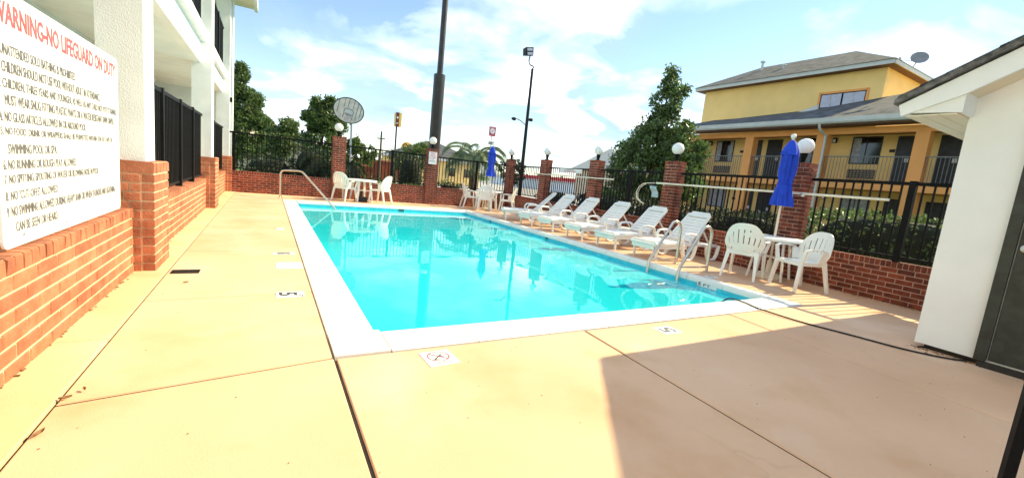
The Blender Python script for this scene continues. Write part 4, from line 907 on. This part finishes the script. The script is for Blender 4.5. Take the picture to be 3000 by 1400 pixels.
# ================================================================== BEYOND THE FENCE
sp_ = thing('sign_pole', 'tall bronze steel pole with a thicker lower sleeve behind the far fence', 'pole', (5.5,15.9,-.15))
obj('lower_sleeve', MB().cyl((0,0,0),(0,0,4.9),.225,.21,28), MT['pole_dark'], sp_, smooth=True)
obj('collar', MB().cyl((0,0,4.9),(0,0,4.96),.215,.11,28), MT['pole_dark'], sp_, smooth=True)
obj('upper_pole', MB().cyl((0,0,4.95),(0,0,12),.108,.10,24), MT['pole_dark'], sp_, smooth=True)
lp = thing('light_pole', 'slim black light pole with a floodlight on a curved arm', 'light pole', (9.04,15.16,-.15))
obj('pole', MB().cyl((0,0,0),(0,0,5.75),.085,.05,14), MT['pole_blk'], lp, smooth=True)
obj('arm', MB().tube(smooth([(0,0,5.74),(.03,0,5.84),(-.10,.06,5.90),(-.15,.08,6.05),(-.12,.07,6.25)]), .025, 8), MT['pole_blk'], lp, smooth=True)
fl_ = obj('floodlight', MB().hexa([(-.19,-.12,-.16),(.15,-.12,-.16),(.15,.1,-.12),(-.19,.1,-.12),(-.16,-.15,.16),(.18,-.15,.16),(.18,.1,.14),(-.16,.1,.14)]), MT['pole_blk'], lp, (-.22,.1,6.35), (0,rad(-12),0))
for z in (-.075,.075): obj('lens', MB().box(-.12,.12,-.155,-.140,z-.05,z+.05), MT['glass_l'], fl_)
for s, dx_, z in ((-1,-.62,3.72),(1,.16,3.80)):
    a = obj('lamp_arm', MB().tube([(0,0,z-.18),(dx_*.5,0,z-.02),(dx_*.8,0,z+.02)], .016, 6), MT['pole_blk'], lp)
    obj('lamp_head', MB().lathe([(.02,-.10),(.06,-.05),(.07,.05),(.03,.10)], 10), MT['pole_blk'], a, (dx_,0,z), (0,PI/2,0))
bb = thing('basketball_hoop', 'weathered round backboard with dark outlined square and hoop on a grey pole', 'basketball hoop', (2.56,16.35,-.15))
ep = [(.50*math.cos(2*PI*i/40), .43*math.sin(2*PI*i/40)) for i in range(40)]
b_ = obj('backboard', MB().prism(ep, 'y', -.012, .012), MT['board'], bb, (-.14,-.15,3.12), (rad(-4),rad(12),rad(-6)))
obj('rim_edge', MB().tube([(1.0*p[0],-.014,1.0*p[1]) for p in ep],   .016, 6, True), MT['door_d'], b_)
for xx in (-.36,-.18,-.05,.12,.26,.38):
    h = .43*math.sqrt(max(0,1-(xx/.5)**2)); obj('rib', MB().box(xx-.007,xx+.007,-.018,-.0125,h*(.2 if abs(xx) < .2 else -.6),h*.95), MT['door_d'], b_)
tq = MB().beam((-.14,-.016,-.28),(-.14,-.016,.0),.008,.016,up=(1,0,0)).beam((.16,-.016,-.28),(.16,-.016,.0),.008,.016,up=(1,0,0)); tq.tube([(.01+.15*math.cos(t),-.016,.0+.06*math.sin(t)) for t in [PI*i/10 for i in range(11)]], .008, 5)
obj('target_square', tq, MT['door_d'], b_)
obj('target_panel', MB().box(-.135,.155,-.0155,-.0122,-.27,.03), MT['gutter'], b_)
obj('hoop_ring', MB().tube([(.01+.115*math.cos(2*PI*i/24),-.16+.115*math.sin(2*PI*i/24),-.16) for i in range(24)], .009, 6, True), MT['door_d'], b_)
nt_ = MB()
for i in range(10):
    a = 2*PI*i/10; nt_.tube([(.01+.115*math.cos(a),-.16+.115*math.sin(a),-.165),(.01+.085*math.cos(a+.3),-.16+.085*math.sin(a+.3),-.27),(.01+.075*math.cos(a-.2),-.16+.075*math.sin(a-.2),-.37)], .005, 4)
obj('net', nt_, MT['curtain'], b_)
obj('pole', MB().cyl((0,0,0),(0,0,2.65),.035,.035,12).tube([(0,0,2.62),(-.05,-.05,2.8),(-.13,-.13,3.0)], .03, 8), MT['gutter'], bb, smooth=True)

Z0 = -.16
tree('tall_tree', 'tall feathery green tree beside the white building', 'tree', -1.7, 30, Z0, [((.4,0,2.5),(1.8,1.3,1.2),1.3),((.1,0,4.1),(1.35,1.1,1.0),1.0),((1.0,-.2,3.2),(.9,.7,.45),.5),((.7,0,4.5),(.7,.6,.35),.3),((-.2,0,5.2),(.8,.7,.7),.6),((.35,0,5.8),(.35,.3,.45),.25),((.1,-.3,1.6),(1.8,1.2,.7),.8)], 7000, .20, 'leaf_m', 5.2, .16, cl=40, cr=.20, aspect=3.0)
tree('round_tree', 'small dense round-headed tree in front of the cream building', 'tree', .62, 24, Z0, [((0,0,2.1),(.75,.65,.75),1),((.25,-.1,2.7),(.45,.4,.5),.6),((-.3,0,1.5),(.6,.5,.5),.6)], 3200, .13, 'leaf_m', 1.8, .08, cl=40, cr=.16)
tree('broadleaf_tree', 'ragged dark broadleaf tree left of the round backboard', 'tree', 2.15, 22, Z0, [((0,0,2.1),(.95,.7,.8),1),((.05,0,3.1),(.75,.55,.55),.8),((-.15,0,3.85),(.32,.25,.3),.25),((.35,0,3.9),(.25,.2,.35),.2),((.6,0,2.9),(.5,.35,.4),.4),((-.5,0,3.3),(.35,.3,.3),.25),((.3,0,1.3),(1.0,.7,.6),.6)], 3900, .16, 'leaf_m', 3.0, .09, cl=30, cr=.15)
tree('light_tree', 'low light green tree right of the backboard pillar', 'tree', 3.85, 22, Z0, [((0,0,1.6),(.75,.6,.55),1),((-.2,0,2.2),(.4,.35,.35),.5),((.45,0,1.9),(.4,.3,.3),.4)], 2200, .14, 'leaf_y', 1.5, .07, cl=34, cr=.15)
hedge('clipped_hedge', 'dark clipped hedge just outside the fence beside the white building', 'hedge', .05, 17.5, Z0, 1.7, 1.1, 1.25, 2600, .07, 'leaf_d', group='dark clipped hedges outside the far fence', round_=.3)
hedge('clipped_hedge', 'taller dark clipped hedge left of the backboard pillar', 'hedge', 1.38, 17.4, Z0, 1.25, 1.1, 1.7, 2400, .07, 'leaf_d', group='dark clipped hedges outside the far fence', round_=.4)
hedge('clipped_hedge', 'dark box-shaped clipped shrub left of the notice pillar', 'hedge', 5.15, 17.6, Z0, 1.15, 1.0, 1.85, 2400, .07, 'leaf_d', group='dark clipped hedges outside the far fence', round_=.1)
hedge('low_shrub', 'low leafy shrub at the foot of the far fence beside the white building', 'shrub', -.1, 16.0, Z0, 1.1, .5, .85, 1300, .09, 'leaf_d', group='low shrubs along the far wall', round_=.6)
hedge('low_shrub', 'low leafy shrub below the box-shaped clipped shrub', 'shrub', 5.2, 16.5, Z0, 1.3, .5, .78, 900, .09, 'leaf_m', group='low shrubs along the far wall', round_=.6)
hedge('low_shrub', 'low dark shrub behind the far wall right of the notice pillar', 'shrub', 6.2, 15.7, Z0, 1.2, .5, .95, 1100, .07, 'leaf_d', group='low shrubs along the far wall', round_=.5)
palm('sago_palm', 'dark spreading sago palm behind the backboard pillar', 2.15, 17.0, Z0, .95, .13, 26, 1.45, 1.9, 'leaf_d', .018, 24, (.15,1.2))
palm('pindo_palm', 'pale green pindo palm with arching fronds behind the far umbrella', 10.0, 22, Z0, 2.1, .17, 24, 2.15, 1.75, 'leaf_p', .03, 22, (.25,1.4))
palm('fan_palm', 'small distant palm below the tall yellow sign', 8.95, 35, Z0, 2.35, .12, 26, .8, 1.3, 'leaf_d', .03, 12, (-.5,1.4))
tree('bush_tree', 'bushy light green tree left of the bronze pole', 'tree', 8.0, 26, Z0, [((0,0,2.1),(1.2,.9,.75),1),((.4,0,2.5),(.7,.6,.5),.6),((-.5,0,1.5),(.9,.7,.6),.5)], 3000, .13, 'leaf_y', 1.6, .09, cl=36, cr=.18)
tree('small_tree', 'small dark tree behind the far right corner pillar', 'tree', 11.3, 20, Z0, [((0,0,1.7),(.75,.7,.65),1),((.2,0,2.1),(.45,.4,.4),.5)], 1500, .12, 'leaf_d', 1.5, .07, cl=30, cr=.15)
tree('magnolia_tree', 'big dark magnolia tree in front of the left end of the yellow hotel', 'tree', 12.4, 11.25, Z0, [((0,.3,2.2),(1.4,1.75,.85),1.3),((0,.15,3.0),(1.0,1.2,.7),.75),((0,0,3.8),(.7,.72,.6),.42),((0,-.05,4.6),(.45,.48,.6),.26),((0,-.1,5.4),(.24,.25,.5),.13),((-.2,-1.35,2.9),(.7,.75,.5),.42),((-.2,-1.15,3.6),(.3,.4,.3),.10),((0,1.45,2.9),(.55,.5,.4),.26),((0,-.55,5.0),(.2,.42,.22),.08),((-.1,-1.3,2.0),(.8,.8,.8),.5),((-.1,.7,1.3),(1.1,1.5,.7),.7),((0,.9,3.5),(.4,.4,.3),.10)], 4400, .16, 'leaf_m', 4.6, .12, 10, cl=18, cr=.17)
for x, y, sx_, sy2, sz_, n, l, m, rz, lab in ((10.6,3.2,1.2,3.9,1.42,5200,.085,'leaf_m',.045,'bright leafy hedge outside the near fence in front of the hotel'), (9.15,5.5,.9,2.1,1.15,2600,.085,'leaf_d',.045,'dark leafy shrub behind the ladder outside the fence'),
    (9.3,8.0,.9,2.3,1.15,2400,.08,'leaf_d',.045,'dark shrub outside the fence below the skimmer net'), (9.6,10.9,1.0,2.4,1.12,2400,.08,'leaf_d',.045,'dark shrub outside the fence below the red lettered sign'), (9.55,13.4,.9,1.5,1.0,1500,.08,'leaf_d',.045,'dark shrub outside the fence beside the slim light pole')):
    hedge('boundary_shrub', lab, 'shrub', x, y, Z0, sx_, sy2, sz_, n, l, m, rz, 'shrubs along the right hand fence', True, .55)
ub_ = thing('utility_pole', 'thin distant utility pole above the far fence', 'pole', (8.84,40,Z0)); obj('pole', MB().cyl((0,0,0),(0,0,4.4),.12,.08,8), MT['bark'], ub_); obj('cross_arm', MB().box(-.35,.35,-.05,.05,3.7,3.8), MT['bark'], ub_)
ts = thing('roadside_sign', 'tall distant roadside sign with maroon face and yellow side', 'sign', (15.25,60,Z0))
obj('pole', MB().cyl((0,.2,0),(0,.2,7),.14,.12,10), MT['pole_dark'], ts)
o = obj('cabinet', MB().box(-.30,.45,-.45,.5,6.85,8.65), MT['sign_y'], ts); f_ = obj('face', MB().box(-.33,.12,-.48,-.452,6.80,8.68), MT['sign_m'], ts)
obj('emblem', MB().lathe([(.001,0),(.13,0),(.13,.02),(.001,.02)], 20), MT['sign'], f_, (-.10,-.485,8.0), (PI/2,0,0)); obj('stripe', MB().box(-.24,.04,-.5,-.481,7.2,7.3), MT['sign'], f_)
rs = thing('round_sign', 'distant round yellow sign with a dark ring beside the bushy tree', 'sign', (16.75,60,Z0)); obj('pole', MB().cyl((0,0,0),(0,0,3.8),.12,.12,8), MT['pole_dark'], rs)
obj('disc', MB().lathe([(.001,0),(.75,0),(.75,.3),(.001,.3)], 24), MT['sign_y'], rs, (0,0,4.2), (PI/2,0,0)); obj('ring', MB().tube([(-.25+.30*math.cos(2*PI*i/20),-.33,4.2+.5*math.sin(2*PI*i/20)) for i in range(20)], .07, 6, True), MT['sign_m'], rs)
rd = thing('road_sign', 'pink and white square road sign above a small plate on a post', 'sign', (10.42,21,Z0))
obj('post', MB().cyl((0,0,0),(0,0,3.9),.028,.028,8), MT['gutter'], rd); o = obj('plate', MB().box(-.20,.20,-.045,-.03,3.52,4.02), MT['sign_r'], rd)
obj('disc', MB().lathe([(.001,0),(.145,0),(.145,.004),(.001,.004)], 22), MT['sign'], o, (0,-.047,3.80), (PI/2,0,0)); obj('arrow', MB().beam((-.05,-.053,3.75),(.05,-.053,3.85),.004,.03), MT['sign_r'], o)
o = obj('small_plate', MB().box(-.19,.19,-.045,-.03,3.06,3.26), MT['gutter'], rd); obj('lettering', MB().box(-.12,.06,-.049,-.046,3.13,3.19), MT['grey_ink'], o)
def house(name, lab, x0, x1, y0, y1, h, hr_, wm, rm, ridge='x', over=.4, inset=0, wins=()):
    t = thing(name, lab, 'building', ((x0+x1)/2,(y0+y1)/2,Z0)); X, Y = (x1-x0)/2, (y1-y0)/2
    obj('wall', MB().box(-X,X,-Y,Y,0,h), MT[wm], t); A, B = X+over, Y+over
    if ridge == 'x': v = [(-A,-B,h),(A,-B,h),(A,B,h),(-A,B,h),(-A+inset,0,hr_),(A-inset,0,hr_)]; f = [(0,1,5,4),(1,2,5),(2,3,4,5),(3,0,4),(3,2,1,0)]
    else: v = [(-A,-B,h),(A,-B,h),(A,B,h),(-A,B,h),(0,-B+inset,hr_),(0,B-inset,hr_)]; f = [(0,4,5,3),(1,2,5,4),(0,1,4),(2,3,5),(3,2,1,0)]
    obj('roof', MB().add(v, f), MT[rm], t)
    obj('fascia', MB().box(-A,A,-B-.02,-B,h-.22,h+.03).box(-A-.02,-A,-B,B,h-.22,h+.03), MT['gutter'], t)
    for a, w, z, hh in wins: o = obj('window', MB().box(a-w/2,a+w/2,-Y-.03,-Y+.02,z,z+hh), MT['door_d'], t); obj('pane', MB().box(a-w/2+.08,a+w/2-.08,-Y-.04,-Y-.031,z+.08,z+hh-.08), MT['glass'], o)
    return t
house('yellow_house', 'distant yellow house with grey hip roof right of the bronze pole', 12.0, 21.2, 45, 53, 2.75, 4.75, 'yellow', 'shingle', 'x', .4, 4.4, ((1.2,.7,1.0,.9),(3.0,.7,1.0,.9),(-1.5,.9,.8,1.2)))
house('cream_building', 'distant cream building with low tan roof behind the far left trees', -6, 4.6, 45, 55, 2.75, 3.9, 'cream_b', 'cream_b', 'x', .3, 3.0, ((-2,1.0,1.0,1.0),(1.5,1.0,1.0,1.0)))
house('grey_roof_house', 'distant house with grey gable roof left of the magnolia tree', 36, 46, 33, 46, 3.7, 6.2, 'cream_b', 'gutter', 'x', .5, 0)
house('low_store', 'long low white store with red fascia far beyond the right fence', 45, 55, 55, 90, 1.85, 2.2, 'white_wall', 'gutter', 'y', .1, 2)
rf_ = thing('awning', 'bright red awning band on the distant white store', 'awning', (44.8,72,Z0)); obj('band', MB().box(-.1,.05,-16,12,1.9,2.55), MT['red_roof'], rf_)
bw = thing('boundary_wall', 'distant low red brick boundary wall on the lawn', 'wall', (9.3,40,Z0)); obj('wall_body', MB().box(-2.6,1.6,0,.3,0,1.75), MT['brick'], bw); obj('wall_cap', MB().box(-2.65,1.65,-.04,.34,1.75,1.86), MT['brick_o'], bw)
gp = thing('gate_pier', 'small distant red brick gate pier behind the far left table', 'pier', (3.75,20.5,Z0)); obj('pier_body', MB().box(-.2,.2,-.2,.2,0,1.25), MT['brick'], gp); obj('pier_cap', MB().box(-.23,.23,-.23,.23,1.25,1.33), MT['brick_o'], gp)
tag(link('roadside_bushes', leaf_mesh('roadside_bushes', np.concatenate([blob_points((x, 27+RNG.uniform(-1,1), .3), (.7,.5,.55), 140) for x in np.arange(1,13,1.1)]), .14, MT['leaf_m']), None, (0,0,-.1)), 'green bushes scattered along the far road edge', None, None, 'stuff')
tp = []
for a in np.linspace(-.55, 1.75, 150):
    r = 150+RNG.uniform(-12,12); h = RNG.uniform(1.2,2.6); tp.append(blob_points((r*math.sin(a), r*math.cos(a), h*.6), (2.6,2.6,h), 60, .1))
tag(link('treeline', leaf_mesh('treeline', np.concatenate(tp), 1.1, MT['leaf_m']), None, (0,0,-.3)), 'low green tree line on the horizon', None, None, 'stuff')
